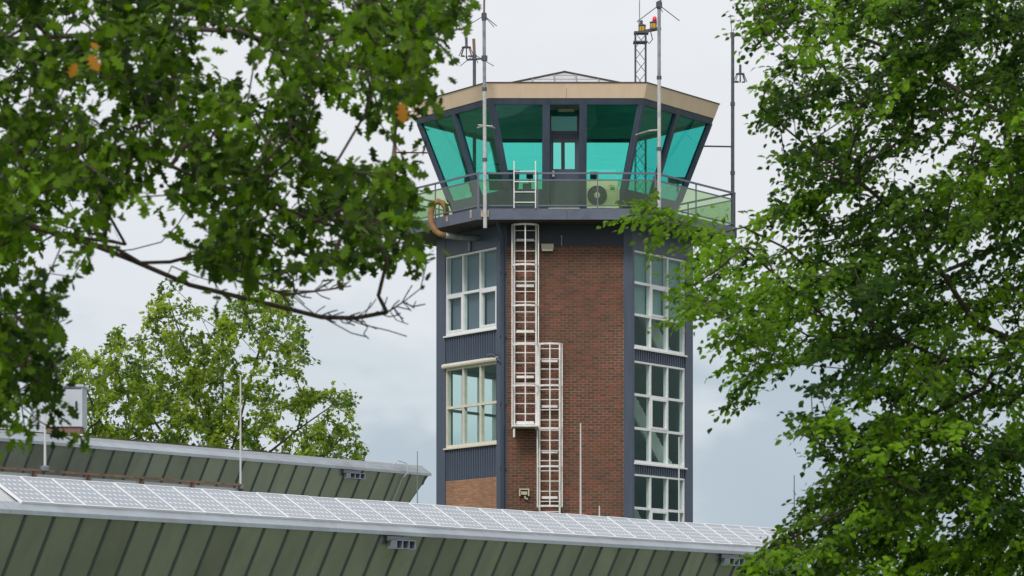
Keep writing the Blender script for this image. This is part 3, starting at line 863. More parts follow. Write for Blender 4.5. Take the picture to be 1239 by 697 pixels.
# air conditioner
ya = TY - H3 * SB + .55
ax0, ax1 = (710 - CXP) / F * ya, (747 - CXP) / F * ya
az0, az1 = zat(247.5, ya), zat(218.7, ya)
t = thing("air_conditioner", "cream outdoor air conditioner with one round fan on the balcony right of the door", "air conditioner", ((ax0 + ax1) / 2, ya, az0))
mb = MB(); mb.box((ax0, ya, az0), (ax1, ya + .34, az1)); mb.build("casing", M['acbody'], t)
mb = MB(); mb.box((ax0 + .02, ya + .02, ZD - .018), (ax0 + .14, ya + .3, az0)); mb.box((ax1 - .14, ya + .02, ZD - .018), (ax1 - .02, ya + .3, az0)); mb.box((ax0, ya - .01, az0 - .10), (ax1 + .04, ya + .01, az0 - .002)); mb.build("stand", M['acbody'], t)
fc = ((722.5 - CXP) / F * ya, ya, zat(236.5, ya))
mb = MB(); mb.lathe((fc[0], ya - .002, fc[2]), [(.275, 0), (.275, .03), (.255, .03), (.25, .008)], 28, ax='y'); mb.build("fan_grille", M['acfan'], t)
for i in range(9):
    an = 2 * math.pi * i / 9
    mb = MB(); c, s_ = math.cos(an), math.sin(an)
    mb.bar((fc[0] + .08 * c, ya - .022, fc[2] + .08 * s_), (fc[0] + .25 * c, ya - .022, fc[2] + .25 * s_), .012, .012, up=(0, 1, 0)); mb.build("grille_spoke", M['rail'], t)
mb = MB(); mb.lathe((fc[0], ya - .012, fc[2]), [(.085, 0), (.085, .03), (.06, .04)], 20, ax='y'); mb.build("fan_hub", M['acbody'], t)
sx = (741 - CXP) / F * ya
mb = MB(); mb.box((sx - .06, ya - .006, zat(230, ya)), (sx + .06, ya - .001, zat(226.3, ya))); mb.build("badge", M['sticker'], t)
mb = MB(); mb.box((sx - .1, ya - .004, zat(225.3, ya)), (sx + .06, ya - .001, zat(224.4, ya))); mb.build("badge_line", M['stickertext'], t)
mb = MB(); mb.box((ax1 + .002, ya + .05, zat(242, ya)), (ax1 + .06, ya + .25, zat(226, ya))); mb.build("valve_cover", M['acbody'], t)

# red box and cab interior
yx = TY - H3 * S0 - .16
mb = MB(); mb.box(((632.5 - CXP) / F * yx, yx, zat(231, yx)), ((643 - CXP) / F * yx, yx + .12, zat(222, yx)))
tag(mb.build("red_box", M['redbox']), "dull red box behind the railing glass beside the short pale ladder", "box")
def chair(px, py, Y, h, label):
    t = thing("office_chair", label, "chair", (at(px, 0, Y).x, Y, ZD + .03))
    x = at(px, 0, Y).x; zt = zat(py, Y)
    mb = MB()
    mb.hexa([Vector(p) for p in ((x - .16, Y, zt - h), (x + .16, Y, zt - h), (x + .16, Y + .07, zt - h), (x - .16, Y + .07, zt - h), (x - .20, Y + .05, zt), (x + .20, Y + .05, zt), (x + .20, Y + .11, zt), (x - .20, Y + .11, zt))]); mb.build("backrest", M['black'], t)
    mb = MB(); mb.box((x - .25, Y + .05, ZD + .48), (x + .25, Y + .52, ZD + .56)); mb.build("seat", M['black'], t)
    mb = MB(); mb.tube([(x, Y + .28, ZD + .08), (x, Y + .28, ZD + .48)], .04, 8); mb.build("column", M['black'], t)
    for i in range(5):
        an = 2 * math.pi * i / 5
        mb = MB(); mb.bar((x, Y + .28, ZD + .1), (x + .3 * math.cos(an), Y + .28 + .3 * math.sin(an), ZD + .06), .05, .05); mb.build("foot", M['black'], t)
chair(620.5, 205.5, TY - 2.0, .55, "black chair back seen through the cab glass behind the short pale ladder")
chair(599, 209, TY - 1.2, .5, "dark chair in the cab behind the front left corner mullion")
def monitor(px, py, Y, wd, ht, label):
    x = at(px, 0, Y).x; z = zat(py, Y)
    t = thing("monitor", label, "monitor", (x, Y, z - ht - .2))
    mb = MB(); mb.hexa([Vector(p) for p in ((x - wd, Y, z - ht), (x + wd, Y, z - ht), (x + wd, Y + .04, z - ht), (x - wd, Y + .04, z - ht), (x - wd, Y + .05, z), (x + wd, Y + .05, z), (x + wd, Y + .09, z), (x - wd, Y + .09, z))]); mb.build("screen", M['black'], t)
    mb = MB(); mb.box((x - .03, Y + .05, z - ht - .25), (x + .03, Y + .09, z - ht * .5)); mb.build("stand", M['black'], t)
monitor(719, 207.5, TY + .4, .12, .22, "small black monitor seen through the cab glass above the air conditioner")
monitor(641, 210, TY + .4, .10, .15, "small black desk instrument in the cab between ladder and door")
monitor(820, 214, TY + .2, .28, .2, "wide dark monitor low in the right hand cab panes")
monitor(570, 213, TY + .2, .20, .2, "dark monitor low in the left cab panes behind the tall mast")
def desk(x0, x1, y, label):
    t = thing("control_desk", label, "desk", ((x0 + x1) / 2, y, ZD + .03))
    mb = MB(); mb.box((x0, y, ZD + .78), (x1, y + .7, ZD + .83)); mb.build("desk_top", M['black'], t)
    for x in (x0 + .05, x1 - .1):
        mb = MB(); mb.box((x, y + .05, ZD + .03), (x + .05, y + .65, ZD + .78)); mb.build("leg", M['black'], t)
desk(TX - 2.6, TX - .4, TY + .2, "black desk in the cab carrying the instruments left of the door")
desk(TX + .3, TX + 2.7, TY + .2, "black desk in the cab carrying the monitors right of the door")

# masts --------------------------------------------------------------------
def radials(mb, c, ends, r=.011):
    for dx, dz, dy in ends: mb.tube([c, (c[0] + dx, c[1] + dy, c[2] + dz)], r, 5)
def basket(t, x, y, zb, s, label=None):
    """dark stub above a flared wire cage"""
    mb = MB(); mb.tube([(x, y, zb + .42 * s), (x, y, zb + .85 * s)], .062 * s, 10); mb.lathe((x, y, zb + .38 * s), [(.21 * s, 0), (.21 * s, .04 * s), (.07 * s, .08 * s)], 14)
    o = mb.build("basket_antenna", M['mast_dark'], t)
    for i in range(8):
        an = 2 * math.pi * i / 8
        k = MB(); k.tube([(x + .17 * s * math.cos(an), y + .17 * s * math.sin(an), zb + .39 * s), (x + .33 * s * math.cos(an), y + .33 * s * math.sin(an), zb + .02 * s), (x + .12 * s * math.cos(an), y + .12 * s * math.sin(an), zb)], .022 * s, 5); k.build("cage_wire", M['mast_dark'], o)
def mast(px, py_top, py_bot, Y, r, label, m='mast', lean=0.0, parts=None):
    x = at(px, 0, Y).x
    zt, zb = zat(py_top, Y), zat(py_bot, Y)
    t = thing("radio_mast", label, "radio mast", (x, Y, zb), "radio masts around the cab")
    n = max(1, int((zt - zb) / 1.9)); h = (zt - zb) / n
    for i in range(n):
        mb = MB(); mb.tube([(x + lean * i / n, Y, zb + i * h), (x + lean * (i + 1) / n, Y, zb + (i + 1) * h)], r * (1 - .05 * i), 10)
        mb.build("pole", M['galv' if m == 'mast' and zb + i * h < 17.6 else m], t)
        mb = MB(); mb.lathe((x + lean * (i + 1) / n, Y, zb + (i + 1) * h - .06), [(r * 1.25, -.05), (r * 1.25, .05)], 10); mb.build("collar", M['mast_dark'], t)
    return t, x
# front left, tall, with basket arm and two sets of radials
Ym = TY - H3 * SB - .12
t, x = mast(587, 20, 276, Ym, .055, "tall grey mast on the front left balcony corner with a basket aerial on its arm", lean=-.03)
c = (x - .03, Ym, zat(19, Ym))
mb = MB(); mb.lathe((c[0], c[1], c[2]), [(.05, -.1), (.075, -.05), (.075, .06), (.03, .1)], 10); mb.build("aerial_base", M['mast_dark'], t)
mb = MB(); mb.tube([c, (c[0] + .02, c[1], c[2] + 1.7)], .028, 8); mb.build("whip", M['copper'], t)
for dx, dz, dy in ((-.58, -.33, .1), (.35, -.25, .2), (.28, -.35, -.2)):
    mb = MB(); mb.tube([c, (c[0] + dx, c[1] + dy, c[2] + dz)], .012, 5); mb.build("radial", M['mast_dark'], t)
za = zat(72.5, Ym)
mb = MB(); mb.tube([(x, Ym, zat(70.5, Ym)), (x - .3, Ym, za + .02), (x - .50, Ym, za), (x - .52, Ym, za + .1)], .03, 8); mb.build("arm", M['mast_dark'], t)
mb = MB(); mb.lathe((x - .02, Ym, zat(70.5, Ym)), [(.085, -.07), (.085, .07)], 10); mb.build("clamp", M['mast_dark'], t)
mb = MB(); mb.tube([(x - .52, Ym, za + .08), (x - .52, Ym, za + .4)], .02, 6); mb.build("aerial_tube", M['mast'], t)
basket(t, x - .52, Ym, za + .10, .62)
for dx, dz in ((-.22, -.12), (.26, -.15)):
    mb = MB(); mb.tube([(x, Ym, zat(152, Ym)), (x + dx, Ym + .5, zat(152, Ym) + .01)], .02, 6); mb.build("stay", M['galv'], t)
mb = MB(); mb.tube([(x - .2, Ym - .02, zat(151.5, Ym)), (x + .22, Ym - .02, zat(153, Ym))], .02, 6); mb.build("cross_arm", M['galv'], t)
mb = MB(); mb.box((x - .12, Ym + .05, zat(262, Ym)), (x + .1, Ym + .115, zat(254, Ym))); mb.build("bracket_plate", M['stain'], t)
# slim one behind it, on the rear left of the balcony
Yr = TY + H3 * SB * .55
t, x = mast(574, 66, 245, Yr, .055, "slim dark mast with brown tip rising behind the cab roof at left", m='mast_dark')
c = (x, Yr, zat(66, Yr))
mb = MB(); mb.tube([c, (x - .02, Yr, zat(47, Yr))], .045, 8); mb.build("whip", M['copper'], t)
for dx, dz, dy in ((-.42, -.36, -.1), (.58, -.33, .1), (.1, -.2, .3)):
    mb = MB(); mb.tube([c, (x + dx, Yr + dy, c[2] + dz)], .012, 5); mb.build("radial", M['mast_dark'], t)
# front right
t, x = mast(797.5, 5, 264, Ym + .02, .055, "tall grey mast on the front right balcony corner with a stay to the cab")
c = (x, Ym + .02, zat(6, Ym))
mb = MB(); mb.lathe(c, [(.05, -.12), (.085, -.06), (.085, .08), (.03, .12)], 10); mb.build("aerial_base", M['mast_dark'], t)
mb = MB(); mb.tube([(c[0] + .04, c[1], c[2]), (c[0] + .05, c[1], c[2] + 1.4)], .026, 8); mb.build("whip", M['copper'], t)
for dx, dz, dy in ((-.62, -.45, .1), (.57, -.42, .1), (.08, -.25, -.3)):
    mb = MB(); mb.tube([c, (c[0] + dx, c[1] + dy, c[2] + dz)], .013, 5); mb.build("radial", M['mast_dark'], t)
mb = MB(); z = zat(157, Ym); mb.tube([(x, Ym + .02, z), (x - .27, Ym + .2, z), (x - .62, Ym + .85, z - .02)], .025, 6); mb.build("stay", M['galv'], t)
mb = MB(); mb.box((x - .1, Ym + .045, zat(262, Ym)), (x + .1, Ym + .11, zat(255, Ym))); mb.build("bracket_plate", M['stain'], t)
# right corner
Yc = TY - .1
t, x = mast(886.5, 40, 290, Yc, .055, "dark mast on the right balcony corner with a basket aerial on its right side", m='mast_dark')
mb = MB(); mb.tube([(x - .02, Yc, zat(46, Yc)), (x - .06, Yc, zat(18, Yc))], .014, 6); mb.build("whip", M['mast'], t)
mb = MB(); mb.box((x - .06, Yc - .05, zat(46, Yc)), (x + .04, Yc + .05, zat(39, Yc))); mb.build("aerial_base", M['copper'], t)
zc_ = zat(99, Yc)
mb = MB(); mb.tube([(x, Yc, zc_), (x + .17, Yc, zc_)], .03, 6); mb.build("arm", M['mast_dark'], t)
basket(t, x + .22, Yc, zat(99.5, Yc), .60)
mb = MB(); mb.tube([(x, Yc, zat(177.5, Yc)), (TX + cs(zat(177, Yc)) - .03, Yc + .06, zat(176.5, Yc))], .026, 6); mb.build("stay", M['mast_dark'], t)
mb = MB(); mb.tube([(x, Yc - .06, zat(272, Yc)), (x + .09, Yc - .06, zat(283, Yc)), (x + .07, Yc - .06, zat(292, Yc)), (x - .02, Yc - .06, zat(288, Yc))], .014, 6); mb.build("cable", M['black'], t)
# left corner
t, x = mast(478, 108, 290, Yc, .05, "slim brown mast at the left balcony corner, half hidden by oak leaves", m='copper')
mb = MB(); mb.tube([(x - .05, Yc, zat(184.5, Yc)), (TX - cs(zat(184, Yc)) + .03, Yc + .06, zat(184.5, Yc))], .026, 6); mb.build("stay", M['copper'], t)

# lattice mast on the rear edge
Yl = 110.02
lx = at(775, 0, Yl).x; hw = .155
zt, zb = zat(41, Yl), ZD - .02
t = thing("lattice_mast", "square lattice mast carrying two lamps behind the right side of the cab roof", "lattice mast", (lx, Yl, zb))
for sx_ in (-1, 1):
    for sy_ in (-1, 1):
        mb = MB(); mb.tube([(lx + sx_ * hw, Yl + sy_ * hw, zb), (lx + sx_ * hw, Yl + sy_ * hw, zt)], .028, 6); mb.build("leg", M['mast_dark'], t)
nb = 16; h = (zt - zb) / nb
for i in range(nb):
    z0, z1 = zb + i * h, zb + (i + 1) * h
    for sy_ in (-1, 1):
        a, b = ((-1, 1) if (i % 2 == 0) == (sy_ < 0) else (1, -1))
        mb = MB(); mb.bar((lx + a * hw, Yl + sy_ * hw, z0), (lx + b * hw, Yl + sy_ * hw, z1), .018, .018); mb.build("brace", M['mast_dark'], t)
        mb = MB(); mb.bar((lx + sy_ * hw, Yl - a * hw, z0), (lx + sy_ * hw, Yl + a * hw, z1), .018, .018); mb.build("brace", M['mast_dark'], t)
mb = MB(); mb.box((lx - .2, Yl - .2, zt), (lx + .24, Yl + .2, zt + .05)); mb.build("platform", M['mast_dark'], t)
mb = MB(); mb.bar((lx + .05, Yl, zt + .06), (lx + .62, Yl, zt + .17), .09, .09); mb.build("arm", M['mast_dark'], t)
mb = MB(); mb.box((lx - .22, Yl - .21, zt - .28), (lx + .2, Yl + .21, zt - .24)); mb.box((lx - .24, Yl - .22, ZF1 + .12), (lx + .22, Yl + .22, ZF1 + .18)); mb.build("collar_plate", M['mast_dark'], t)
mb = MB(); mb.tube([(lx + .3, Yl - .05, zt + .08), (lx + .36, Yl - .05, zt - .18), (lx + .26, Yl - .05, zt - .30), (lx + .16, Yl - .05, zt - .2)], .016, 6); mb.build("cable", M['black'], t)
mb = MB(); mb.tube([(lx - .03, Yl, zt + .05), (lx - .03, Yl, zat(25, Yl))], .035, 8); mb.tube([(lx - .03, Yl, zat(25, Yl)), (lx - .03, Yl, zat(0, Yl))], .016, 6); mb.build("whip", M['mast'], t)
def obstruction(px, py, red, label):
    x = at(px, 0, Yl).x; z = zat(py, Yl)
    t = thing("obstruction_light", label, "warning light", (x, Yl, z))
    n_before = set(bpy.data.objects)
    mb = MB(); mb.lathe((x, Yl - .02, z), [(.10, 0), (.11, .03), (.11, .05)], 14); mb.build("base", M['mast_dark'], t)
    mb = MB(); mb.lathe((x, Yl - .02, z + .05), [(.105, 0), (.125, .04), (.125, .18), (.09, .24)], 14); mb.build("lamp_body", M['yellow'], t)
    for i in range(6):
        an = 2 * math.pi * i / 6 + .3
        k = MB(); k.tube([(x + .135 * math.cos(an), Yl - .02 + .135 * math.sin(an), z + .04), (x + .135 * math.cos(an), Yl - .02 + .135 * math.sin(an), z + .28)], .012, 5); k.build("guard_wire", M['mast_dark'], t)
    mb = MB(); mb.lathe((x, Yl - .02, z + .285), [(.15, 0), (.15, .03), (.07, .06)], 14); mb.build("cap", M['mast_dark'], t)
    if red:
        mb = MB(); mb.lathe((x + .05, Yl - .02, z + .33), [(.085, 0), (.09, .06), (.085, .15), (.05, .2), (.01, .215)], 14); mb.build("dome", M['redlens'], t, smooth=True)
    else:
        mb = MB(); mb.tube([(x - .02, Yl - .02, z + .34), (x - .03, Yl - .02, z + .5)], .05, 8); mb.build("stub", M['mast_dark'], t)
    for o in set(bpy.data.objects) - n_before:           # modelled at 1.3 times its size
        for v in o.data.vertices: v.co = Vector((x, Yl - .02, z)) + (v.co - Vector((x, Yl - .02, z))) * .76
obstruction(777, 40, False, "yellow caged lamp without red dome on the lattice mast top")
obstruction(790.5, 36.5, True, "yellow caged lamp topped by a red dome on the lattice mast arm")

# rust coloured pipe looping round the slab edge
Yq = fL.p(fL.a_of(528), 0).y - .22
pts = [(540, 262), (539.5, 252), (535.5, 246), (530, 243.5), (525, 246), (522, 253), (521.2, 262), (522.2, 271), (526, 278.5), (531.5, 283), (539, 285)]
mb = MB(); mb.tube([at(a, b, Yq) for a, b in pts], .085, 12)
t = thing("bent_pipe", "rust brown pipe bent round the balcony edge at left", "pipe", at(530, 285, Yq))
mb.build("bend", M['rust'], t, smooth=True)
mb = MB(); mb.tube([at(538.5, 284.9, Yq), at(556, 286.5, Yq + .25), at(590, 289, Yq + .45)], .09, 12); mb.build("straight_run", M['mast'], t, smooth=True)

# wall lamps
yw = fr_.A.y
t = thing("wall_lamp", "small cream bulkhead lamp at the top of the brick beside the tall ladder", "lamp", at(662.5, 299, yw))
mb = MB(); a, b = at(655, 302.5, yw - .1), at(669.8, 296, yw)
mb.box((a.x, yw - .2, a.z + .02), (b.x, yw - .03, b.z)); mb.build("housing", M['bulk'], t)
mb = MB(); mb.box((a.x + .02, yw - .18, a.z - .03), (b.x - .02, yw - .04, a.z + .02)); mb.build("diffuser", M['cream'], t)
t = thing("floodlight", "small cream bracket lamp low on the brick left of the lower ladder", "lamp", at(634, 596, yw))
a, b = at(628, 600.5, yw), at(640.5, 591.5, yw)
mb = MB()
mb.box((a.x, yw - .14, b.z - .035), (b.x, yw - .006, b.z)); mb.box((a.x, yw - .14, a.z), (a.x + .04, yw - .006, b.z - .035)); mb.box((b.x - .04, yw - .14, a.z), (b.x, yw - .006, b.z - .035)); mb.build("bracket", M['bulk'], t)
mb = MB(); mb.box((a.x + .06, yw - .12, a.z + .04), (b.x - .06, yw - .02, a.z + .13)); mb.build("lamp_body", M['bulk'], t)
mb = MB(); mb.tube([at(635, 600, yw - .08), at(635.5, 603, yw - .08), at(638.5, 604, yw - .08)], .03, 8); mb.build("sensor", M['bulk'], t)

# ------------------------------------------------------------------ low buildings with leaning metal walls
VPX = 3430.0
ang = math.atan((VPX - CXP) / F)
DV = Vector((math.sin(ang), math.cos(ang), 0)); NV = Vector((math.cos(ang), -math.sin(ang), 0)); UP = Vector((0, 0, 1))
PITCH = 0.66
class Row:
    def __init__(s, px0, Z0, ztop): s.o = Vector(((px0 - CXP) / F * Z0, Z0, 0)); s.z = ztop
    def p(s, t, back, up): return s.o + DV * t - NV * back + UP * (s.z + up)
    def t_of(s, px, back=0):
        k = (px - CXP) / F; q = s.o - NV * back
        return (k * q.y - q.x) / (DV.x - k * DV.y)
    def box(s, mb, t0, t1, b0, b1, u0, u1):
        mb.hexa([s.p(t0, b0, u0), s.p(t1, b0, u0), s.p(t1, b1, u0), s.p(t0, b1, u0), s.p(t0, b0, u1), s.p(t1, b0, u1), s.p(t1, b1, u1), s.p(t0, b1, u1)])
LEAN = 0.50
def leaning_building(row, n0, n1, label, cmat, tl, te, zroof, depth, mitre, fl_len, fl_phase):
    b = thing("metal_clad_building", label, "building", row.p(0, 2, -row.z))
    H = row.z
    back = LEAN * H
    for i in range(n0, n1):
        t0, t1 = i * PITCH, (i + 1) * PITCH
        mb = MB()
        e0 = e1 = 0.0
        if mitre and i == n1 - 1:
            t1 = te; e1 = -LEAN * H
        if mitre and t1 > te - LEAN * H - .01:               # strips that meet the raking end
            pts_top = [(t0, 0.), (min(t1, te), 0.)]
            hh = lambda t: min(H, (te - t) / LEAN)
            h0, h1 = hh(t0), hh(t1 if t1 < te else te - 1e-3)
            ring = [row.p(t0 + .004, 0, 0), row.p(min(t1, te) - .004, 0, 0), row.p(min(t1, te) - .004, LEAN * h1, -h1), row.p(t0 + .004, LEAN * h0, -h0)]
            mb.hexa([q - NV * .03 for q in ring] + ring)
            st = min(h0, H)
        else:
            mb.hexa([row.p(t0 + .004, back + .03, -H), row.p(t1 - .004, back + .03, -H), row.p(t1 - .004, back, -H), row.p(t0 + .004, back, -H),
                     row.p(t0 + .004, .03, 0), row.p(t1 - .004, .03, 0), row.p(t1 - .004, 0, 0), row.p(t0 + .004, 0, 0)])
            st = H
        mb.build("wall_panel", cmat, b)
        mb = MB(); nn = (NV * 1 + UP * -LEAN).normalized()
        a_, c_ = row.p(t0, -.006, -.002), row.p(t0, LEAN * st - .006, -st)
        mb.bar(a_, c_, .05, .02, up=nn); mb.build("seam", M['seam'], b)
    t0, t1 = n0 * PITCH, te
    if mitre:                                                # raking end wall
        mb = MB(); D = depth
        ring = [row.p(te, 0, 0), row.p(te, D, 0), row.p(te - LEAN * H, D - LEAN * H, -H), row.p(te - LEAN * H, LEAN * H, -H)]
        mb.hexa([q - DV * .05 for q in ring] + ring); mb.build("end_wall", cmat, b)
    # inner body, eave flashing in lengths, roof
    mb = MB(); row.box(mb, t0, te - .2 - LEAN * H, back + .06, depth - back, -H, -.02); mb.build("inner_wall", M['concrete'], b)
    t = t0 + fl_phase
    edges = [t0]
    while t < te + .05 - .3: edges.append(t); t += fl_len
    edges.append(te + (.06 if mitre else 0))
    for a0, a1 in zip(edges[:-1], edges[1:]):
        mb = MB()
        sec = [(-.05, -.005), (-.05, .058), (-.042, .066), (.16, .066 + .202 * .625), (.16, .0), (.02, -.005)]
        n_ = len(sec)
        mb.add([row.p(a0 + .004, q[0], q[1]) for q in sec] + [row.p(a1 - .004, q[0], q[1]) for q in sec],
               [tuple(range(n_)), tuple(reversed(range(n_, 2 * n_)))] + [(j, j + n_, (j + 1) % n_ + n_, (j + 1) % n_) for j in range(n_)])
        mb.build("eave_flashing", M['zinc'], b)
    return b
# front row: measured pixel pitch of the seams fixes the depth
Z0F = 0.843 * PITCH / 0.010318
FRONT = Row(31.57, Z0F, zat(622.6, Z0F))
fend = 37.6 * PITCH
front = leaning_building(FRONT, -12, 37, "long low building with olive leaning metal walls under the solar panels", M['clad_front'], -12, fend, 0, 9.0, False, 5.6, 1.9)
SLOPE = R(32.4)
PB = .125                                     # set back of the panels' lower edge from the wall line
PLEN = .80
ridge = PB + PLEN * math.cos(SLOPE) + .04
def rz(bk): return .062 + (bk + .042) * math.tan(SLOPE)
mb = MB()
t0, t1 = -12 * PITCH, fend
u0, u1 = rz(.16) - .035, rz(ridge) - .02
mb.hexa([FRONT.p(t0, .16, u0 - .1), FRONT.p(t1, .16, u0 - .1), FRONT.p(t1, ridge, u0 - .1), FRONT.p(t0, ridge, u0 - .1),
         FRONT.p(t0, .16, u0), FRONT.p(t1, .16, u0), FRONT.p(t1, ridge, u1), FRONT.p(t0, ridge, u1)]); mb.build("roof_slope", M['zinctop'], front)
mb = MB(); FRONT.box(mb, t0, t1, ridge + .002, 8.8, u0 - .1, u1 - .12); mb.build("flat_roof", M['concrete'], front)
mb = MB(); FRONT.box(mb, t0, t1, ridge - .01, ridge + .05, u1 + .002, u1 + .022); mb.build("ridge_trim", M['seam'], front)
# solar panels: every one a thing of its own
PW_ = .747
mp_off = FRONT.t_of(25.6, PB)
fm = MB(); fw = .019
fm.box((0, 0, 0), (PW_ - .012, fw, .04)); fm.box((0, PLEN - fw, 0), (PW_ - .012, PLEN, .04))
fm.box((0, fw, 0), (fw, PLEN - fw, .04)); fm.box((PW_ - .012 - fw, fw, 0), (PW_ - .012, PLEN - fw, .04))
frame_me = fm.mesh("frame", M['solarframe'])
gm = MB(); gm.box((fw, fw, .022), (PW_ - .012 - fw, PLEN - fw, .034))
M['solar'] = solar_mat(PW_ - .012, PLEN, 6, 6)
glass_me = gm.mesh("cell_glass", M['solar'])
up_s = (-NV * math.cos(SLOPE) + UP * math.sin(SLOPE)); nz_ = DV.cross(up_s)
if nz_.z < 0: nz_ = -nz_
_u = "first second third fourth fifth sixth seventh eighth ninth tenth eleventh twelfth thirteenth fourteenth fifteenth sixteenth seventeenth eighteenth nineteenth".split()
ORD = _u + ["twentieth"] + ["twenty-" + q for q in _u[:9]] + ["thirtieth"] + ["thirty-" + q for q in _u[:9]]
for i in range(34):
    o = FRONT.p(mp_off + i * PW_, PB, rz(PB))
    mt = Matrix(((DV.x, up_s.x, nz_.x, 0), (DV.y, up_s.y, nz_.y, 0), (DV.z, up_s.z, nz_.z, 0), (0, 0, 0, 1)))
    mt.translation = o + UP * random.uniform(-.004, .004)
    mt = mt @ Matrix.Rotation(R(random.uniform(-.3, .3)), 4, 'X') @ Matrix.Rotation(R(random.uniform(-.15, .15)), 4, 'Y')
    lab = ORD[i] + " solar panel counting from the left end of the front roof's row"
    if i == 0: lab = "first solar panel at the left end of the row, beside bare grey roof"
    t = thing("solar_panel", lab, "solar panel", o, "solar panels along the front roof")
    link("frame", frame_me, t, mt); link("cell_glass", glass_me, t, mt)
# grey upstand and rusty rail behind the panels
ub = ridge + .55
ue = FRONT.t_of(291, ub)
mb = MB(); FRONT.box(mb, t0, ue, ub, ub + .14, u0 - .05, u1 + .125); mb.build("roof_upstand", M['zinctop'], front)
t = thing("rusty_rail", "long rust brown rail on short posts behind the solar panels at left", "rail", FRONT.p(ue / 2, ub, u1))
mb = MB(); FRONT.box(mb, t0, ue, ub - .07, ub + .0, u1 + .16, u1 + .195); mb.build("rail", M['rustrail'], t)
k = 0; tt = ue - .04
while tt > t0:
    mb = MB(); FRONT.box(mb, tt, tt + .05, ub - .06, ub - .002, u1 - .10, u1 + .158); mb.build("post", M['rustrail'], t); tt -= 1.33
def wall_vent(row, px, b, hh=.14, wd=.46):
    tq = row.t_of(px)
    mb = MB()
    q = lambda s, bk, u: row.p(tq + s * wd, bk, u)
    # a projecting box whose face has three openings
    def bx(s0, s1, b0, b1, z0, z1): row.box(mb, tq + s0 * wd, tq + s1 * wd, b0, b1, z0, z1)
    bx(0, 1, -.16, .02, -.10, -.085); bx(0, 1, -.16, .02, -.085 - hh - .015, -.085 - hh)
    for i in range(4): bx(i / 3 * .96, i / 3 * .96 + .04, -.16, .02, -.085 - hh, -.085)
    o = mb.build("wall_vent", M['ventbox'], b)
    mb = MB(); row.box(mb, tq + .02, tq + wd - .02, -.02, .015, -.085 - hh, -.085); mb.build("vent_throat", M['black'], o)
    mb = MB(); row.box(mb, tq - .1, tq + wd - .1 + .06, -.06, -.03, -.10, -.022); mb.build("vent_flange", M['seam'], o)
wall_vent(FRONT, 470, front, wd=.6); wall_vent(FRONT, 874, front, wd=.62)
wall_vent(FRONT, 1010, front, wd=.62)
# rear row
Z0R = 0.843 * PITCH / 0.00745
REAR = Row(15.8, Z0R, zat(534.8, Z0R))
rend = REAR.t_of(518.5)
rear = leaning_building(REAR, -8, int(math.ceil(rend / PITCH)), "rear building with grey leaning metal walls and a raking right end", M['clad_rear'], -8, rend, 0, 10.0, True, 5.1, 3.0)
mb = MB(); t0 = -8 * PITCH
mb.hexa([REAR.p(t0, .16, .08), REAR.p(rend, .16, .08), REAR.p(rend, 5, .08), REAR.p(t0, 5, .08), REAR.p(t0, .16, .24), REAR.p(rend, .16, .24), REAR.p(rend, 5, .27), REAR.p(t0, 5, .27)]); mb.build("flat_roof", M['zinctop'], rear)
mb = MB(); REAR.box(mb, t0, rend - 5.0, .5, .62, .262, .30); mb.build("roof_edge", M['edge'], rear)
wall_vent(REAR, 417, rear, wd=.62, hh=.12)
mb = MB()
tk = REAR.t_of(488)
mb.tube([REAR.p(tk - .35, .05, .2), REAR.p(tk - .3, -.05, .3), REAR.p(tk - .05, -.12, .24), REAR.p(tk, -.13, .02), REAR.p(tk - .02, .02, -.12), REAR.p(tk - .02, 1.2, -2.45)], .016, 6)
tag(mb.build("cable", M['rod']), "thin pale cable looping over the eave of the rear building near its right end", "cable")

# roof plant on the rear building
Yv = Z0R + 3.2
a, b = at(49, 516, Yv), at(99.5, 468, Yv)
t = thing("ventilation_unit", "white ventilation unit with black handles on the rear roof behind oak leaves", "ventilation unit", (a.x, Yv, a.z))
mb = MB(); mb.box((a.x, Yv, a.z), (b.x, Yv + .9, b.z)); mb.build("casing", M['unit'], t)
mb = MB(); mb.box((a.x - .03, Yv - .03, b.z + .002), (b.x + .03, Yv + .93, b.z + .05)); mb.build("lid", M['unit'], t)
mb = MB(); mb.box((a.x + .02, Yv - .008, b.z - .05), (b.x - .02, Yv - .002, b.z - .02)); mb.build("gasket", M['mast_dark'], t)
for px in (63.5, 92.5):
    mb = MB(); q = at(px, 0, Yv).x
    mb.tube([(q, Yv - .005, zat(486, Yv)), (q, Yv - .06, zat(487, Yv)), (q, Yv - .06, zat(494, Yv)), (q, Yv - .005, zat(495, Yv))], .02, 6); mb.build("handle", M['black'], t)
mb = MB(); mb.box((a.x + .1, Yv + .05, a.z - .16), (b.x - .05, Yv + .85, a.z - .002)); mb.build("plinth", M['orange'], t)
mb = MB(); mb.box((a.x, Yv + .0, REAR.z + .2), (b.x, Yv + .9, a.z - .162)); mb.build("kerb", M['cream'], t)
Yd = Z0R + 4.6
cx = at(54, 0, Yd).x
t = thing("exhaust_cowl", "round grey metal cowl on the rear roof, mostly behind oak leaves", "exhaust", (cx, Yd, REAR.z + .25))
mb = MB(); mb.lathe((cx, Yd, zat(379, Yd)), [(.30, -.65), (.30, -.03), (.31, -.03), (.31, 0), (.27, 0), (.27, -.05)], 24); mb.build("drum", M['unit'], t, smooth=False)
mb = MB(); mb.lathe((cx, Yd, zat(379, Yd) - .66), [(.30, -(zat(379, Yd) - .9 - REAR.z)), (.30, -.55), (.47, -.32), (.31, -.002)], 24); mb.build("skirt", M['unit'], t)

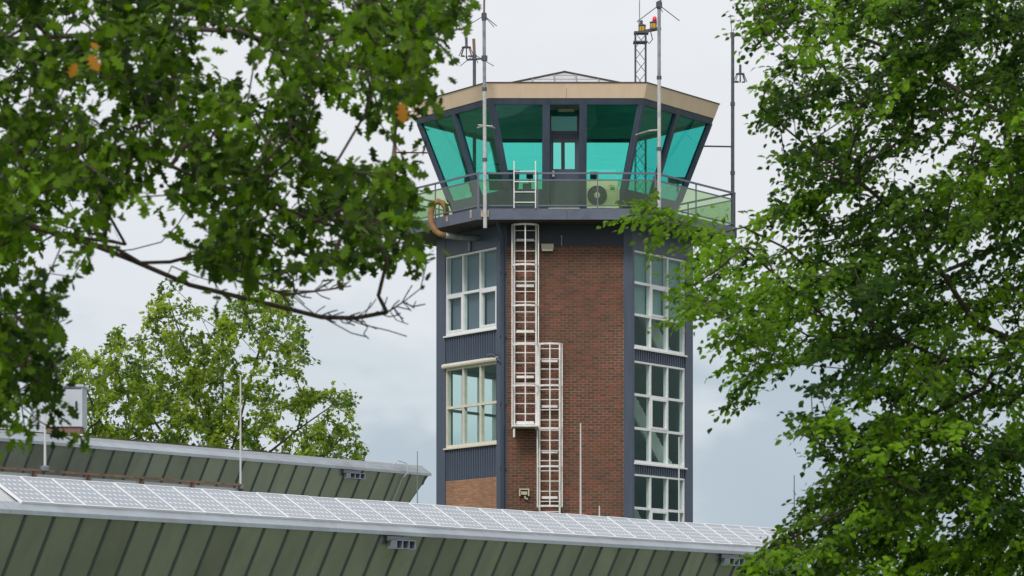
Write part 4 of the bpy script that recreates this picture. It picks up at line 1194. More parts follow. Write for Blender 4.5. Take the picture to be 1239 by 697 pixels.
# thin rods on the roofs
def rod(px, py0, py1, Y, label, r=.014, m='rod'):
    a, b = at(px, py1, Y), at(px, py0, Y)
    t = thing("lightning_rod", label, "lightning rod", a, "lightning rods on the roofs")
    mb = MB(); mb.tube([a, b], [r, r * .7], 6); mb.build("rod", M[m], t)
    mb = MB(); mb.lathe((a.x, a.y, a.z), [(r * 3.2, -.02), (r * 3.2, .04), (r * 1.5, .06)], 8); mb.build("base", M['roddark'], t)
def front_y(px, bk): return FRONT.p(FRONT.t_of(px, bk), bk, 0).y
rod(54.5, 470, 568, front_y(54.5, ub - .09), "pale rod in front of the rear wall near the left edge, beside the rusty rail", .022)
rod(291, 455, 590, front_y(291, ub - .03), "tall pale rod standing at the right end of the rusty rail", .018)
rod(505, 546, 612, front_y(505, 4.), "thin grey rod just right of the raking end of the rear building", .012, 'roddark')
rod(702.5, 512, 628, front_y(702.5, 3.), "tall pale rod in front of the brick face", .021)
rod(725.2, 612, 630, front_y(725, 3.), "short pale rod in front of the brick near its right edge", .018)
rod(821.5, 529, 636, front_y(821, 3.), "pale rod in front of the tower's right hand windows", .018)
rod(961, 575, 650, front_y(961, 3.), "thin dark rod right of the tower against grey sky beside the beech", .017, 'roddark')

# ------------------------------------------------------------------ trees
def pip(poly, x, y):
    ins = np.zeros(len(x), bool); n = len(poly)
    for i in range(n):
        x0, y0 = poly[i]; x1, y1 = poly[(i + 1) % n]
        c = (y0 > y) != (y1 > y)
        xi = (x1 - x0) * (y - y0) / ((y1 - y0) if y1 != y0 else 1e-9) + x0
        ins ^= c & (x < xi)
    return ins
def sample(poly, n, rng, holes=(), ymin=None, dens=None):
    P = np.array(poly, float); lo, hi = P.min(0), P.max(0)
    xs, ys = np.zeros(0), np.zeros(0)
    while len(xs) < n:
        x = rng.uniform(lo[0], hi[0], n * 2); y = rng.uniform(lo[1], hi[1], n * 2)
        k = pip(poly, x, y)
        for hx, hy, rx, ry, keep in holes:
            inside = ((x - hx) / rx) ** 2 + ((y - hy) / ry) ** 2 < 1
            k &= ~inside | (rng.random(len(x)) < keep)
        if dens is not None: k &= rng.random(len(x)) < dens(x, y)
        xs = np.r_[xs, x[k]]; ys = np.r_[ys, y[k]]
    return xs[:n], ys[:n]
def unproj(x, y, Y): return np.c_[(x - CXP) / F * Y, Y, EYE + (HY - y) / F * Y]

def grow(seeds, attract, rng, seg=.35, sag=.0):
    """seeds: list of (points, start index of parent or -1). Joins every attractor to the nearest node by a wandering twig."""
    nodes, par = [], []
    for pts, link_to in seeds:
        last = link_to
        for p in pts:
            nodes.append(np.array(p, float)); par.append(last); last = len(nodes) - 1
    NN = np.zeros((len(attract) * 12 + len(nodes) + 10, 3)); NN[:len(nodes)] = nodes; cnt = len(nodes)
    d0 = np.array([np.min(np.linalg.norm(NN[:cnt] - a, axis=1)) for a in attract])
    tips = [None] * len(attract)
    for ai in np.argsort(d0):
        a = attract[ai]
        dist = np.linalg.norm(NN[:cnt] - a, axis=1)
        j = int(np.argmin(dist)); L0 = dist[j]
        k = max(1, min(6, int(L0 / seg)))
        p0 = NN[j].copy(); last = j
        bend = rng.normal(0, .10 * L0, 3)
        for s in range(1, k + 1):
            t = s / k
            p = p0 + (a - p0) * t + bend * math.sin(math.pi * t) + (rng.normal(0, .03 * L0, 3) if s < k else 0)
            if cnt >= len(NN): break
            NN[cnt] = p; par.append(last); last = cnt; cnt += 1
        tips[ai] = last
    return NN[:cnt], np.array(par), tips
def branch_mesh(name, NN, par, r_tip, expo, rmax, mats, parent, minr=0.0, **props):
    n = len(NN); cntc = np.zeros(n); kids = [[] for _ in range(n)]
    for i in range(n):
        if par[i] >= 0: kids[par[i]].append(i)
    for i in range(n - 1, -1, -1):
        if not kids[i]: cntc[i] = 1
        if par[i] >= 0: cntc[par[i]] += max(1, cntc[i])
    rad = np.minimum(rmax, r_tip * np.maximum(1, cntc) ** expo)
    mb = MB()
    done = set()
    for i in range(n):
        for c in kids[i]:
            # begin a chain at every child that is not its parent's thickest one
            main = max(kids[i], key=lambda q: cntc[q])
            if c == main and par[i] >= 0: continue
            chain, rr = [i, c], [min(rad[i], rad[c] * 1.25), rad[c]]
            q = c
            while kids[q]:
                q = max(kids[q], key=lambda z: cntc[z]); chain.append(q); rr.append(rad[q])
            sides = 8 if rr[0] > .06 else (5 if rr[0] > .02 else 4)
            mb.tube([NN[z] for z in chain], rr, sides, caps=False)
    mb.build(name, mats, parent, smooth=True, **props)
    return rad
# leaf templates: x along the leaf, y across, unit length
def oak_leaf():
    half = [(0.0, .012), (.10, .10), (.20, .26), (.27, .17), (.36, .16), (.46, .40), (.53, .24), (.62, .17), (.74, .34), (.80, .17), (.90, .12), (1.0, .0)]
    mid = [(0.0, 0.0), (.25, 0), (.5, 0), (.75, 0), (1.0, 0)]
    v, f = [], []
    for x, y in mid: v.append((x, 0, -.10 * x * x))
    def add(sg):
        b = len(v)
        for x, y in half[:-1]: v.append((x, sg * y, .10 * y - .10 * x * x))
        idx = list(range(b, b + len(half) - 1)) + [4]
        mi = lambda x: min(4, int(round(x * 4)))
        pm = 0
        for a, c in zip(range(len(half) - 1), range(1, len(half))):
            m = mi((half[a][0] + half[c][0]) / 2)
            tri = (idx[a], idx[c], m)
            if len(set(tri)) == 3: f.append(tri if sg < 0 else tri[::-1])
            if m != pm:
                f.append((pm, idx[a], m) if sg < 0 else (m, idx[a], pm)); pm = m
    add(1); add(-1)
    return np.array(v), [t for t in f if len(set(t)) == 3]
def ovate_leaf(wd=.32):
    v = np.array([(0, 0, 0), (.3, wd * .8, .06), (.6, wd * .85, .03), (1, 0, -.14), (.6, -wd * .85, .03), (.3, -wd * .8, .06), (.45, 0, -.03)])
    f = [(6, 1, 0), (6, 2, 1), (6, 3, 2), (6, 4, 3), (6, 5, 4), (6, 0, 5)]
    return v, f
def maple_leaf():
    v = np.array([(0, 0, 0), (.02, .32, .03), (.30, .22, .0), (.42, .52, .05), (.58, .2, -.02), (1, 0, -.12), (.58, -.2, -.02), (.42, -.52, .05), (.30, -.22, 0), (.02, -.32, .03), (.35, 0, .0)])
    f = [(10, i + 1, i) for i in range(9)] + [(10, 0, 9)]
    return v, f
def frames(direc, normal):
    x = direc / np.linalg.norm(direc, axis=1, keepdims=True)
    y = np.cross(normal, x); y /= np.maximum(1e-6, np.linalg.norm(y, axis=1, keepdims=True))
    z = np.cross(x, y)
    return np.stack([x, y, z], axis=2)           # columns
def leaves_mesh(name, tmpl, pos, fr, size, tone, material, parent, **props):
    v, f = tmpl
    P = pos[:, None, :] + np.einsum('nij,kj->nki', fr, v) * size[:, None, None]
    n, k = len(pos), len(v)
    F_ = (np.array(f)[None] + (np.arange(n) * k)[:, None, None]).reshape(-1, 3)
    me = bpy.data.meshes.new(name)
    me.vertices.add(n * k); me.vertices.foreach_set("co", P.reshape(-1).astype(np.float32))
    nl = len(F_) * 3
    me.loops.add(nl); me.loops.foreach_set("vertex_index", F_.reshape(-1).astype(np.int32))
    me.polygons.add(len(F_)); me.polygons.foreach_set("loop_start", np.arange(0, nl, 3, dtype=np.int32))
    me.update(calc_edges=True)
    at_ = me.attributes.new("tone", 'FLOAT', 'POINT'); at_.data.foreach_set("value", np.repeat(tone, k).astype(np.float32))
    me.materials.append(material)
    me.validate()
    return link(name, me, parent, **props)
def single_leaves(tmpl, pos, fr, size, tone, material, parent, idx):
    v, f = tmpl
    ms = []
    for q in range(6):
        me = bpy.data.meshes.new("leaf"); me.from_pydata([tuple(p) for p in v], [], f); me.materials.append(material)
        a_ = me.attributes.new("tone", 'FLOAT', 'POINT'); a_.data.foreach_set("value", np.full(len(v), (q + .5) / 6, np.float32)); ms.append(me)
    for i in idx:
        mt = Matrix.Identity(4)
        for r_ in range(3):
            for c_ in range(3): mt[r_][c_] = float(fr[i][r_, c_] * size[i])
        mt.translation = Vector(pos[i])
        link("leaf", ms[int(np.clip(tone[i] * 6, 0, 5))], parent, mt)
def in_view(p, margin=0):
    x = CXP + p[:, 0] / p[:, 1] * F; y = HY - (p[:, 2] - EYE) / p[:, 1] * F
    return (x > -margin) & (x < 1239 + margin) & (y > -margin) & (y < 697 + margin)

# --- oak at left, close
rng = np.random.default_rng(21)
OAK = [(-70, -60), (575, -60), (566, 5), (550, 26), (534, 40), (524, 62), (526, 80), (534, 106), (530, 114), (520, 118), (508, 112), (492, 116), (478, 146), (462, 156), (448, 150),
       (434, 126), (420, 108), (404, 104), (386, 112), (376, 146), (382, 176), (402, 196), (440, 196), (458, 200), (484, 190), (500, 192), (502, 218), (506, 250), (508, 280), (506, 303),
       (500, 314), (478, 322), (455, 312), (440, 322), (424, 334), (400, 326), (370, 322), (345, 332), (312, 338), (285, 330), (262, 334), (245, 322), (232, 308), (240, 285), (248, 272),
       (236, 248), (215, 244), (195, 238), (180, 242), (160, 246), (140, 254), (120, 254), (96, 270), (76, 294), (56, 308), (48, 335), (66, 370), (74, 395), (72, 420), (68, 448),
       (54, 464), (40, 478), (28, 498), (12, 510), (-70, 518)]
OH = [(268, 62, 34, 24, .06), (300, 92, 22, 20, .2), (100, 106, 20, 15, .12), (122, 136, 17, 20, .1), (140, 150, 24, 14, .35), (74, 20, 15, 11, .15), (112, 8, 24, 10, .2), (24, 118, 18, 18, .35), (10, 25, 16, 14, .4),
      (190, 212, 24, 17, .06), (197, 240, 12, 14, .2), (212, 182, 18, 12, .1), (84, 252, 18, 14, .1), (56, 262, 14, 12, .2), (50, 292, 22, 14, .2), (412, 52, 34, 12, .25), (345, 60, 20, 10, .4),
      (322, 108, 24, 10, .35), (385, 108, 22, 8, .3), (360, 225, 22, 16, .35), (392, 290, 30, 12, .3), (330, 300, 26, 14, .3), (440, 240, 18, 12, .35), (272, 250, 18, 14, .3), (236, 118, 14, 8, .4), (40, 330, 14, 8, .4), (30, 385, 22, 10, .4), (315, 190, 20, 10, .4), (470, 290, 16, 10, .4), (285, 160, 18, 9, .35)]
n_in = 1650
ox, oy = sample(OAK, n_in, rng, [(h[0], h[1], h[2] * 1.2, h[3] * 1.2, h[4] * .7) for h in OH])
oY = rng.uniform(19.5, 25.5, n_in)
# the near hanging clumps at far left
A_in = unproj(ox, oy, oY)
ex = [(45, 508), (78, 522), (88, 534), (50, 484), (60, 474), (74, 468), (62, 488), (98, 305), (104, 300), (88, 335), (78, 345), (215, 272), (128, 286), (310, 352), (262, 350), (506, 150), (516, 318), (30, 520), (12, 528)]
A_ex = unproj(np.array([e[0] for e in ex], float), np.array([e[1] for e in ex], float), rng.uniform(20.5, 23, len(ex)))
# crown beyond the frame
q = rng.normal(0, 1, (1800, 3)); q /= np.linalg.norm(q, axis=1, keepdims=True)
q = np.array([-6.6, 22.8, 7.6]) + q * np.array([6.0, 5.0, 4.4]) * rng.uniform(.45, 1, (1800, 1)) ** .5
q = q[~in_view(q, 110) & (q[:, 2] > 3.2)]
px_ = CXP + q[:, 0] / q[:, 1] * F; py_ = HY - (q[:, 2] - EYE) / q[:, 1] * F
q = q[~((px_ > 520) & (py_ > -150))]
A_off = q[:800]
A = np.r_[A_in, A_ex, A_off]
oak = thing("oak_tree", "large oak with lobed dark green leaves reaching in from the left, close by", "tree", (-6.4, 22.6, 0))
def pl(pts, Y):
    Ys = np.linspace(Y[0], Y[1], len(pts))
    return [tuple(at(a, b, y)) for (a, b), y in zip(pts, Ys)]
trunk_pts = [(-6.4, 22.6, 0), (-6.35, 22.6, 1.2), (-6.2, 22.65, 2.6), (-6.25, 22.7, 4.2), (-6.1, 22.6, 6.0), (-6.3, 22.7, 8.2), (-6.2, 22.6, 10.4)]
seeds = [(trunk_pts, -1)]
def add_seed(pts, par): 
    seeds.append((pts, par)); return sum(len(s[0]) for s in seeds) - len(pts)
s1 = add_seed([(-5.2, 22.5, 4.3)] + pl([(-200, 260), (-90, 262), (20, 268), (75, 285), (112, 296), (160, 315), (230, 345), (300, 362), (345, 373), (390, 384), (430, 385), (468, 378), (490, 364), (509, 349)], (22.3, 22.0)), 3)
s1b = add_seed(pl([(140, 300), (170, 318), (206, 317), (240, 308), (275, 320), (330, 352), (352, 356), (400, 350), (425, 346)], (22.2, 21.6)), s1 + 5)
add_seed(pl([(200, 338), (208, 322), (230, 332), (262, 342)], (22.1, 22.4)), s1 + 7)
add_seed(pl([(130, 305), (160, 302), (195, 293)], (22.1, 21.9)), s1 + 5)
add_seed(pl([(115, 290), (135, 292), (152, 296)], (22.1, 21.7)), s1 + 4)
add_seed(pl([(105, 300), (111, 322)], (22.1, 22)), s1 + 4)
s2 = add_seed([(-5.0, 22.5, 4.9)] + pl([(-150, 70), (-20, 50), (120, 42), (200, 34), (240, 36), (290, 38), (330, 58), (370, 68), (420, 78), (470, 92), (510, 104)], (22.2, 22.6)), 4)
add_seed(pl([(330, 52), (390, 50), (440, 40), (500, 20)], (22.4, 22.2)), s2 + 6)
s3 = add_seed([(-5.4, 22.6, 4.5)] + pl([(-160, 200), (-40, 185), (60, 180), (150, 182), (200, 198), (232, 212), (290, 232), (350, 262), (420, 268), (470, 262)], (22.6, 22.2)), 3)
add_seed(pl([(206, 202), (222, 180), (232, 172)], (22.5, 22.6)), s3 + 5)
s4 = add_seed([(-5.6, 22.3, 3.6)] + pl([(-150, 330), (-60, 350), (10, 370), (50, 420), (62, 460)], (21.8, 21.2)), 2)
# bare twigs at the end of the lowest bough
for pts, k in (([(390, 384), (405, 392), (425, 403), (445, 408)], 10), ([(415, 385), (440, 393), (470, 400), (492, 407)], 11), ([(430, 385), (448, 372), (455, 362)], 11), ([(440, 384), (443, 378), (449, 366)], 11), ([(468, 378), (462, 366), (458, 358)], 12), ([(480, 371), (497, 375)], 12),
               ([(330, 352), (310, 370), (292, 382)], -1), ([(352, 356), (370, 372), (385, 383)], -1), ([(380, 352), (388, 345), (392, 338)], -1), ([(268, 356), (262, 345), (255, 338)], 8), ([(300, 362), (305, 350), (298, 340)], 8), ([(445, 396), (440, 404), (446, 410)], 11)):
    add_seed(pl(pts, (22.0, 21.9)), (s1 + k) if k >= 0 else s1b + 5)
def spot(pts, t):
    k = t * (len(pts) - 1); i = int(min(k, len(pts) - 2)); return [pts[i][q] + (pts[i + 1][q] - pts[i][q]) * (k - i) for q in (0, 1)], i
B1 = [(230, 345), (300, 362), (345, 373), (390, 384), (430, 385), (468, 378), (490, 364), (509, 349)]
B2 = [(206, 317), (240, 308), (275, 320), (330, 352), (352, 356), (400, 350), (425, 346)]
for Bp, n_, first in ((B1, 20, s1 + 7), (B2, 14, s1b + 2)):
    for k_ in range(n_):                    # fine bare side twigs
        (x0_, y0_), i_ = spot(Bp, rng.uniform(.25, 1))
        sg_ = rng.choice([-1, 1]); l_ = rng.uniform(10, 26); a_ = rng.uniform(.35, 1.1) * sg_
        x1_, y1_ = x0_ + l_ * .55 * math.cos(a_), y0_ + l_ * .55 * math.sin(a_); a_ -= rng.uniform(-.2, .7) * sg_
        x2_, y2_ = x1_ + l_ * .6 * math.cos(a_), y1_ + l_ * .6 * math.sin(a_)
        add_seed(pl([(x0_, y0_), (x1_, y1_), (x2_, y2_)], (22.05, 22.0 + rng.uniform(-.15, .15))), first + i_)
        if rng.random() < .5: add_seed(pl([(x1_, y1_), (x1_ + l_ * .3 * math.cos(a_ - .9 * sg_), y1_ + l_ * .3 * math.sin(a_ - .9 * sg_))], (22, 22)), sum(len(q[0]) for q in seeds) - 2)
NN, par, tips = grow(seeds, A, rng)
rad = branch_mesh("branch", NN, par, .0038, .31, .10, M['bark_red'], oak)
mb = MB(); mb.tube(trunk_pts, [.42, .30, .26, .24, .21, .17, .13], 16); mb.lathe((-6.4, 22.6, -.05), [(.62, 0), (.44, .25), (.33, .7)], 16); mb.build("trunk", M['bark'], oak, smooth=True)
# leaves: short shoots with a loose rosette at the end
def shoots(A, NN, par, tips, per, spread, rng, droop, sz, down=.25):
    pos, di, nm, ci = [], [], [], []
    for i, a in enumerate(A):
        tp = tips[i]; tp = tp if tp is not None else 0
        d = a - NN[par[tp]]; d = d / (np.linalg.norm(d) + 1e-6)
        d[2] -= .15
        n = rng.integers(max(1, int(per * .6)), int(per * 1.4) + 1)
        s_ = rng.uniform(-1, .55, n)[:, None] * d * spread + rng.normal(0, spread * .22, (n, 3))
        p = a + s_
        ld = rng.normal(0, .62, (n, 3)) + d * .55; ld[:, 2] -= droop
        nn = rng.normal(0, .5, (n, 3)); nn[:, 2] += .7; nn[:, 1] -= .45
        pos.append(p); di.append(ld); nm.append(nn); ci.append(np.full(n, i))
    return np.concatenate(pos), np.concatenate(di), np.concatenate(nm), np.concatenate(ci)
pos, di, nm, ci = shoots(A, NN, par, tips, 11, .16, rng, .35, .12)
size = rng.uniform(.050, .106, len(pos))
fr = frames(di, nm)
ctone = np.clip(rng.normal(.36, .27, len(A)), 0, 1)
# tone: a slow drift through the crown plus clump by clump
tone = np.clip(ctone[ci] + rng.normal(0, .15, len(pos)) + .18 * np.sin(pos[:, 0] * 2.3 + 1) * np.cos(pos[:, 2] * 2.9), 0, 1)
OT = oak_leaf()
iv = np.where(in_view(pos))[0]
near = iv[np.argsort(pos[iv, 1] / size[iv])[:296]]
keep = np.ones(len(pos), bool); keep[near] = False
leaves_mesh("foliage", OT, pos[keep], fr[keep], size[keep], tone[keep], M['oakleaf'], oak, kind="stuff")
single_leaves(OT, pos, fr, size, tone, M['oakleaf'], oak, near)
for px, py, s_, dv in ((108, 74, .115, (.3, -.2, -.5)), (92, 84, .09, (-.3, -.1, -.8)), (110, 60, .06, (.4, -.2, -.3)), (486, 132, .12, (.1, -.2, -1))):
    me = bpy.data.meshes.new("leaf"); me.from_pydata([tuple(p) for p in OT[0]], [], OT[1]); me.materials.append(M['oakgold'])
    fq = frames(np.array([dv], float), np.array([(.1, -1.0, .25)]))[0]
    mt = Matrix.Identity(4)
    for r_ in range(3):
        for c_ in range(3): mt[r_][c_] = float(fq[r_, c_] * s_ * .95)
    mt.translation = at(px, py - 8, 19.2)
    link("leaf", me, oak, mt, label="yellowed leaf")

# --- beech at right
rng = np.random.default_rng(33)
BEECH = [(898, -40), (896, 0), (911, 15), (900, 32), (926, 50), (944, 50), (954, 65), (938, 85), (926, 104), (910, 119), (916, 128), (902, 145), (916, 143), (941, 143), (961, 156), (971, 171), (940, 192), (966, 201),
         (976, 218), (986, 221), (934, 236), (941, 251), (904, 273), (931, 272), (981, 261), (991, 281), (926, 301), (906, 304), (888, 300), (868, 284), (840, 268), (808, 246), (788, 246), (762, 261), (795, 274), (788, 290), (836, 300),
         (845, 320), (822, 345), (838, 368), (812, 389), (850, 382), (871, 383), (891, 405), (869, 418), (886, 432), (869, 459), (882, 493), (930, 480), (950, 452), (985, 417), (978, 442), (968, 483), (973, 504), (961, 523), (989, 524),
         (978, 553), (994, 570), (971, 600), (978, 615), (934, 641), (899, 667), (906, 693), (900, 760), (1320, 760), (1320, -40)]
BHo = [(1130, 85, 15, 11, .15), (1012, 155, 17, 12, .1), (1018, 60, 14, 14, .3), (1005, 245, 16, 10, .3), (1115, 298, 24, 12, .15), (1010, 322, 20, 9, .15), (1215, 275, 24, 12, .1), (1150, 205, 24, 9, .25), (1075, 205, 14, 9, .35), (1062, 180, 16, 8, .3), (1160, 355, 22, 12, .15),
       (1205, 458, 34, 12, .1), (1150, 452, 24, 8, .25), (1022, 432, 20, 12, .1), (1045, 488, 22, 12, .1), (1010, 480, 12, 16, .3), (1115, 552, 14, 20, .2), (1120, 555, 30, 10, .35), (1055, 560, 12, 8, .3), (1010, 640, 26, 12, .15), (930, 690, 12, 8, .3), (1095, 395, 20, 8, .35), (900, 345, 24, 8, .2), (965, 345, 20, 8, .2), (985, 300, 40, 6, .05), (925, 330, 30, 6, .2), (960, 400, 24, 8, .3), (1180, 130, 16, 10, .3), (1200, 215, 14, 10, .3), (1060, 330, 16, 8, .3)]
n_b, n_pl = 3000, 420
plx, ply = sample(BEECH, n_pl, rng, BHo)
plY = rng.uniform(29.5, 36.5, n_pl)
pl_tone = np.where(rng.random(n_pl) < .24, rng.uniform(.60, 1.0, n_pl), rng.uniform(.0, .36, n_pl))
pl_tone = np.where(plx < 905, rng.uniform(.35, .95, n_pl), pl_tone)
cx_, cy_, cY_, cT_ = [], [], [], []
while len(cx_) < n_b:                        # flat sprays that run out from the trunk and droop to the left
    k = rng.integers(0, n_pl)
    sl_ = .28 + .15 * math.sin(ply[k] / 90.)
    t_ = rng.normal(0, 34); x_ = plx[k] - t_; y_ = ply[k] + t_ * sl_ + rng.normal(0, 6.5) + .0022 * t_ * t_
    X_, Y_ = np.array([x_]), np.array([y_])
    if not pip(BEECH, X_, Y_)[0]: continue
    if any(((x_ - h[0]) / h[2]) ** 2 + ((y_ - h[1]) / h[3]) ** 2 < 1 and rng.random() > h[4] for h in BHo): continue
    cx_.append(x_); cy_.append(y_); cY_.append(plY[k] + rng.normal(0, .35)); cT_.append(pl_tone[k])
# the outline itself carries a fringe of sprays
fx_, fy_ = sample(BEECH, 420, rng, BHo)
near_edge = fx_ < np.interp(fy_, [0, 130, 220, 260, 300, 380, 480, 560, 640, 697], [960, 960, 1010, 900, 960, 930, 960, 1020, 980, 940])
fx_, fy_ = fx_[near_edge], fy_[near_edge]
sp = np.array([(758, 262), (768, 258), (778, 252), (786, 246), (792, 262), (800, 256), (812, 262), (822, 268), (806, 276), (794, 284), (788, 290), (818, 282), (832, 276), (842, 284), (852, 290), (836, 294), (862, 296), (870, 286), (880, 300), (826, 344), (838, 336), (850, 330), (830, 360), (818, 384), (834, 376), (852, 368), (866, 340), (880, 326)], float)
fx_ = np.r_[fx_, sp[:, 0]]; fy_ = np.r_[fy_, sp[:, 1]]
bx_ = np.r_[cx_, fx_]; by_ = np.r_[cy_, fy_]; bY = np.r_[cY_, rng.uniform(30, 33, len(fx_))]
b_tone = np.r_[cT_, np.where(fx_ < 885, rng.uniform(.40, .9, len(fx_)), rng.uniform(.15, .75, len(fx_)))]
B_in = unproj(bx_, by_, bY)
q = rng.normal(0, 1, (3400, 3)); q /= np.linalg.norm(q, axis=1, keepdims=True)
q = np.array([6.9, 33.2, 6.2]) + q * np.array([4.8, 4.6, 5.0]) * rng.uniform(.35, 1, (3400, 1)) ** .5
q = q[~in_view(q, 60) & (q[:, 2] > 1.4)]
px_ = CXP + q[:, 0] / q[:, 1] * F; py_ = HY - (q[:, 2] - EYE) / q[:, 1] * F
q = q[~((px_ < 900) & (py_ > -120)) & ~((px_ < 1000) & (py_ > 690))]
B_off = q[:1500]
B = np.r_[B_in, B_off]
beech = thing("beech_tree", "full beech with small mid green leaves hanging in sprays at the right edge", "tree", (6.9, 33.2, 0))
trunk_b = [(6.9, 33.2, 0), (6.85, 33.2, 1.4), (6.75, 33.15, 3.0), (6.6, 33.1, 4.6), (6.5, 33.2, 6.4), (6.6, 33.2, 8.4), (6.5, 33.2, 10.2)]
seeds = [(trunk_b, -1)]
add_seed([(6.4, 33.0, 3.2)] + pl([(1420, 570), (1330, 520), (1250, 490), (1170, 448), (1120, 425), (1060, 395), (1000, 385), (930, 362), (870, 372), (830, 385)], (32.8, 31.5)), 2)
add_seed([(6.3, 33.0, 4.4)] + pl([(1400, 420), (1300, 430), (1225, 412), (1180, 392), (1140, 330), (1100, 270), (1040, 220), (980, 180), (920, 130)], (32.6, 31)), 3)
add_seed(pl([(1225, 412), (1190, 470), (1130, 500), (1060, 470), (1000, 500)], (32.8, 33.5)), len(trunk_b) + 14)
add_seed([(6.3, 33.0, 5.0)] + pl([(1330, 200), (1240, 150), (1160, 110), (1080, 60), (1000, 30), (930, 20)], (32.6, 33.5)), 4)
add_seed(pl([(1060, 395), (1000, 345), (950, 300), (900, 275), (860, 285), (810, 262), (775, 256)], (32.2, 30.8)), len(trunk_b) + 6)
add_seed(pl([(900, 300), (870, 325), (840, 345)], (31, 30.7)), len(trunk_b) + 7)
add_seed([(6.4, 33.0, 2.3)] + pl([(1380, 660), (1280, 640), (1180, 600), (1100, 590), (1020, 620), (960, 650), (915, 680)], (32.4, 30.8)), 1)
add_seed(pl([(1140, 330), (1210, 300), (1225, 240), (1215, 160), (1230, 90)], (32.6, 33)), len(trunk_b) + 15)
NB, parb, tipb = grow(seeds, B, rng, seg=.3)
branch_mesh("branch", NB, parb, .0036, .36, .12, M['bark'], beech)
mb = MB(); mb.tube(trunk_b, [.36, .27, .24, .21, .18, .14, .10], 16); mb.lathe((6.9, 33.2, -.05), [(.52, 0), (.38, .2), (.30, .6)], 16); mb.build("trunk", M['bark'], beech, smooth=True)
# two-ranked sprays: leaves alternate along drooping shoots that point away from the trunk
pos, di, nm, ci = [], [], [], []
for i, a in enumerate(B):
    tp = tipb[i]; tp = 0 if tp is None else tp
    d = a - NB[parb[tp]]
    o = a - np.array([6.7, 33.2, a[2] + .8]); o[2] -= .5
    d = d / (np.linalg.norm(d) + 1e-6) * .55 + o / np.linalg.norm(o) * .75 + rng.normal(0, .22, 3)
    d /= np.linalg.norm(d)
    Ls = rng.uniform(.24, .50)
    for sh in range(2):
        dd = d + rng.normal(0, .32, 3) * (sh > 0); dd /= np.linalg.norm(dd)
        up = np.array([0, 0, 1.0]) + rng.normal(0, .18, 3)
        side = np.cross(up, dd); side /= np.linalg.norm(side)
        n = rng.integers(9, 15)
        t = np.linspace(-.35, 1, n) * Ls * (1 if sh == 0 else .7)
        base = a - dd * Ls * .35
        p = base + t[:, None] * dd + np.c_[np.zeros(n), np.zeros(n), -.35 * np.maximum(t, 0) ** 2] + rng.normal(0, .012, (n, 3))
        sg = np.where(np.arange(n) % 2 == 0, 1, -1)[:, None]
        ld = dd * .75 + side * sg * .8 + rng.normal(0, .28, (n, 3)); ld[:, 2] -= .25
        nn = up * .75 + np.array([-.18, -.5, 0]) + rng.normal(0, .36, (n, 3))
        pos.append(p); di.append(ld); nm.append(nn); ci.append(np.full(n, i))
pos, di, nm, ci = map(np.concatenate, (pos, di, nm, ci))
size = rng.uniform(.050, .086, len(pos))
fr = frames(di, nm)
# leaves take their spray's tone, paler on average along the left outline
ctone = np.clip(np.r_[b_tone, rng.uniform(.1, .7, len(B) - len(b_tone))] + rng.normal(0, .08, len(B)), 0, 1)
tone = np.clip(ctone[ci] + rng.normal(0, .13, len(pos)) + .15 * np.sin(pos[:, 0] * 1.9) * np.sin(pos[:, 2] * 3.1 + 1), 0, 1)
BT = ovate_leaf(.34)
iv = np.where(in_view(pos))[0]
near = iv[np.argsort(pos[iv, 1] / size[iv])[:300]]
keep = np.ones(len(pos), bool); keep[near] = False
leaves_mesh("foliage", BT, pos[keep], fr[keep], size[keep], tone[keep], M['beechleaf'], beech, kind="stuff")
single_leaves(BT, pos, fr, size, tone, M['beechleaf'], beech, near)

# --- maple behind the rear building
rng = np.random.default_rng(5)
MAPLE = [(70, 560), (72, 440), (80, 400), (92, 420), (104, 440), (118, 425), (130, 392), (142, 388), (152, 402), (168, 408), (182, 380), (176, 374), (186, 362), (196, 348), (212, 344), (218, 372), (236, 362), (250, 372), (262, 380),
         (276, 362), (292, 352), (312, 352), (330, 345), (350, 350), (354, 368), (370, 386), (370, 405), (376, 430), (366, 455), (350, 470), (380, 474), (412, 468), (428, 484), (430, 500), (420, 508), (436, 530), (446, 540), (430, 575), (200, 600)]
MHo = [(160, 430, 10, 14, .3), (245, 400, 18, 20, .3), (300, 430, 20, 24, .3), (330, 470, 26, 16, .25), (360, 510, 30, 14, .25), (215, 450, 12, 12, .35), (345, 400, 12, 14, .35), (390, 500, 20, 10, .2), (340, 540, 22, 10, .3), (110, 470, 8, 12, .3), (300, 500, 20, 14, .35), (262, 372, 10, 14, .15), (226, 388, 8, 14, .3)]
n_m = 1080
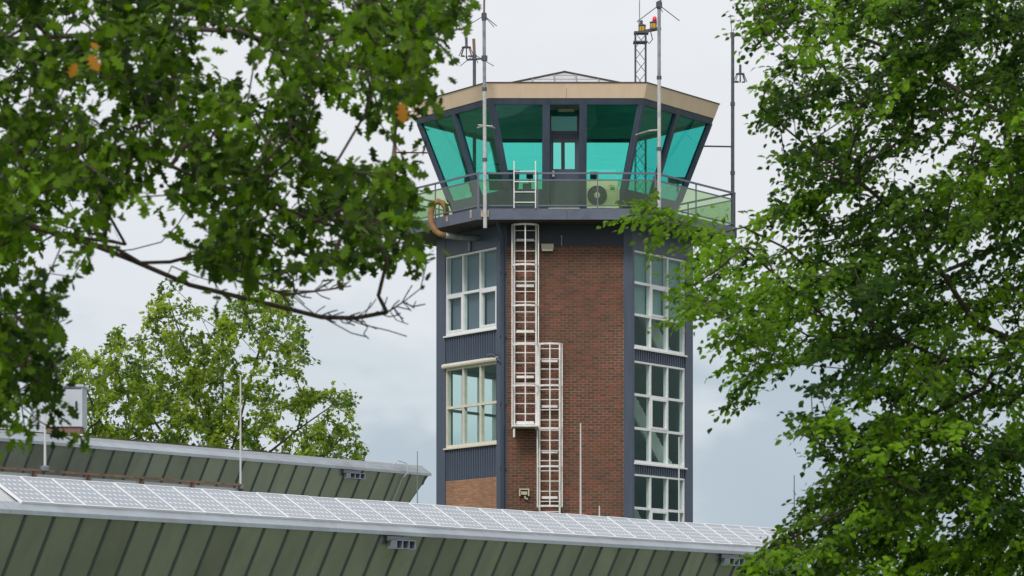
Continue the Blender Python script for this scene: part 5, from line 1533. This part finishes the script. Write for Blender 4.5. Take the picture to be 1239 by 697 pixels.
mx_, my_ = sample(MAPLE, n_m, rng, MHo, dens=lambda x, y: np.clip(.45 + (y - 340) / 240 - np.maximum(0, x - 330) / 260, .12, 1))
mY = rng.uniform(92, 98, n_m)
Mi = unproj(mx_, my_, mY)
q = rng.normal(0, 1, (300, 3)); q /= np.linalg.norm(q, axis=1, keepdims=True)
q = np.array([-7.8, 95, 4.8]) + q * np.array([4.0, 3.4, 2.0]) * rng.uniform(.4, 1, (300, 1))
q = q[(q[:, 2] > 2.6) & (HY - (q[:, 2] - EYE) / q[:, 1] * F > 560)][:140]
MA = np.r_[Mi, q]
maple = thing("maple_tree", "airy yellow green tree behind the rear building's roof", "tree", (-7.8, 95, 0))
trunk_m = [(-7.8, 95, 0), (-7.75, 95, 1.6), (-7.8, 95, 3.4), (-7.7, 95.1, 5.2)]
seeds = [(trunk_m, -1)]
for pts, yy in (([(262, 590), (255, 540), (240, 480), (222, 420), (204, 362)], (95, 94)), ([(265, 590), (285, 530), (300, 470), (318, 410), (334, 362)], (95, 95.5)), ([(255, 590), (215, 550), (180, 500), (155, 450), (140, 402)], (95, 96)),
                ([(275, 592), (320, 552), (360, 520), (400, 492), (425, 484)], (95, 95)), ([(262, 590), (268, 520), (270, 450), (285, 385)], (95, 96.5)), ([(240, 590), (170, 560), (120, 510), (92, 440)], (95, 94)), ([(290, 592), (350, 575), (400, 545), (440, 535)], (95, 94.2))):
    add_seed(pl(pts, yy), 3)
NM, parm, tipm = grow(seeds, MA, rng, seg=.5)
branch_mesh("branch", NM, parm, .008, .36, .14, M['bark'], maple)
mb = MB(); mb.tube(trunk_m, [.30, .23, .20, .17], 12); mb.build("trunk", M['bark'], maple, smooth=True)
pos, di, nm, ci = shoots(MA, NM, parm, tipm, 20, .30, rng, .1, .12)
size = rng.uniform(.09, .155, len(pos))
fr = frames(di, nm)
ctone = np.clip(rng.normal(.44, .30, len(MA)), 0, 1)
tone = np.clip(ctone[ci] + rng.normal(0, .16, len(pos)), 0, 1)
leaves_mesh("foliage", maple_leaf(), pos, fr, size, tone, M['mapleleaf'], maple, kind="stuff")
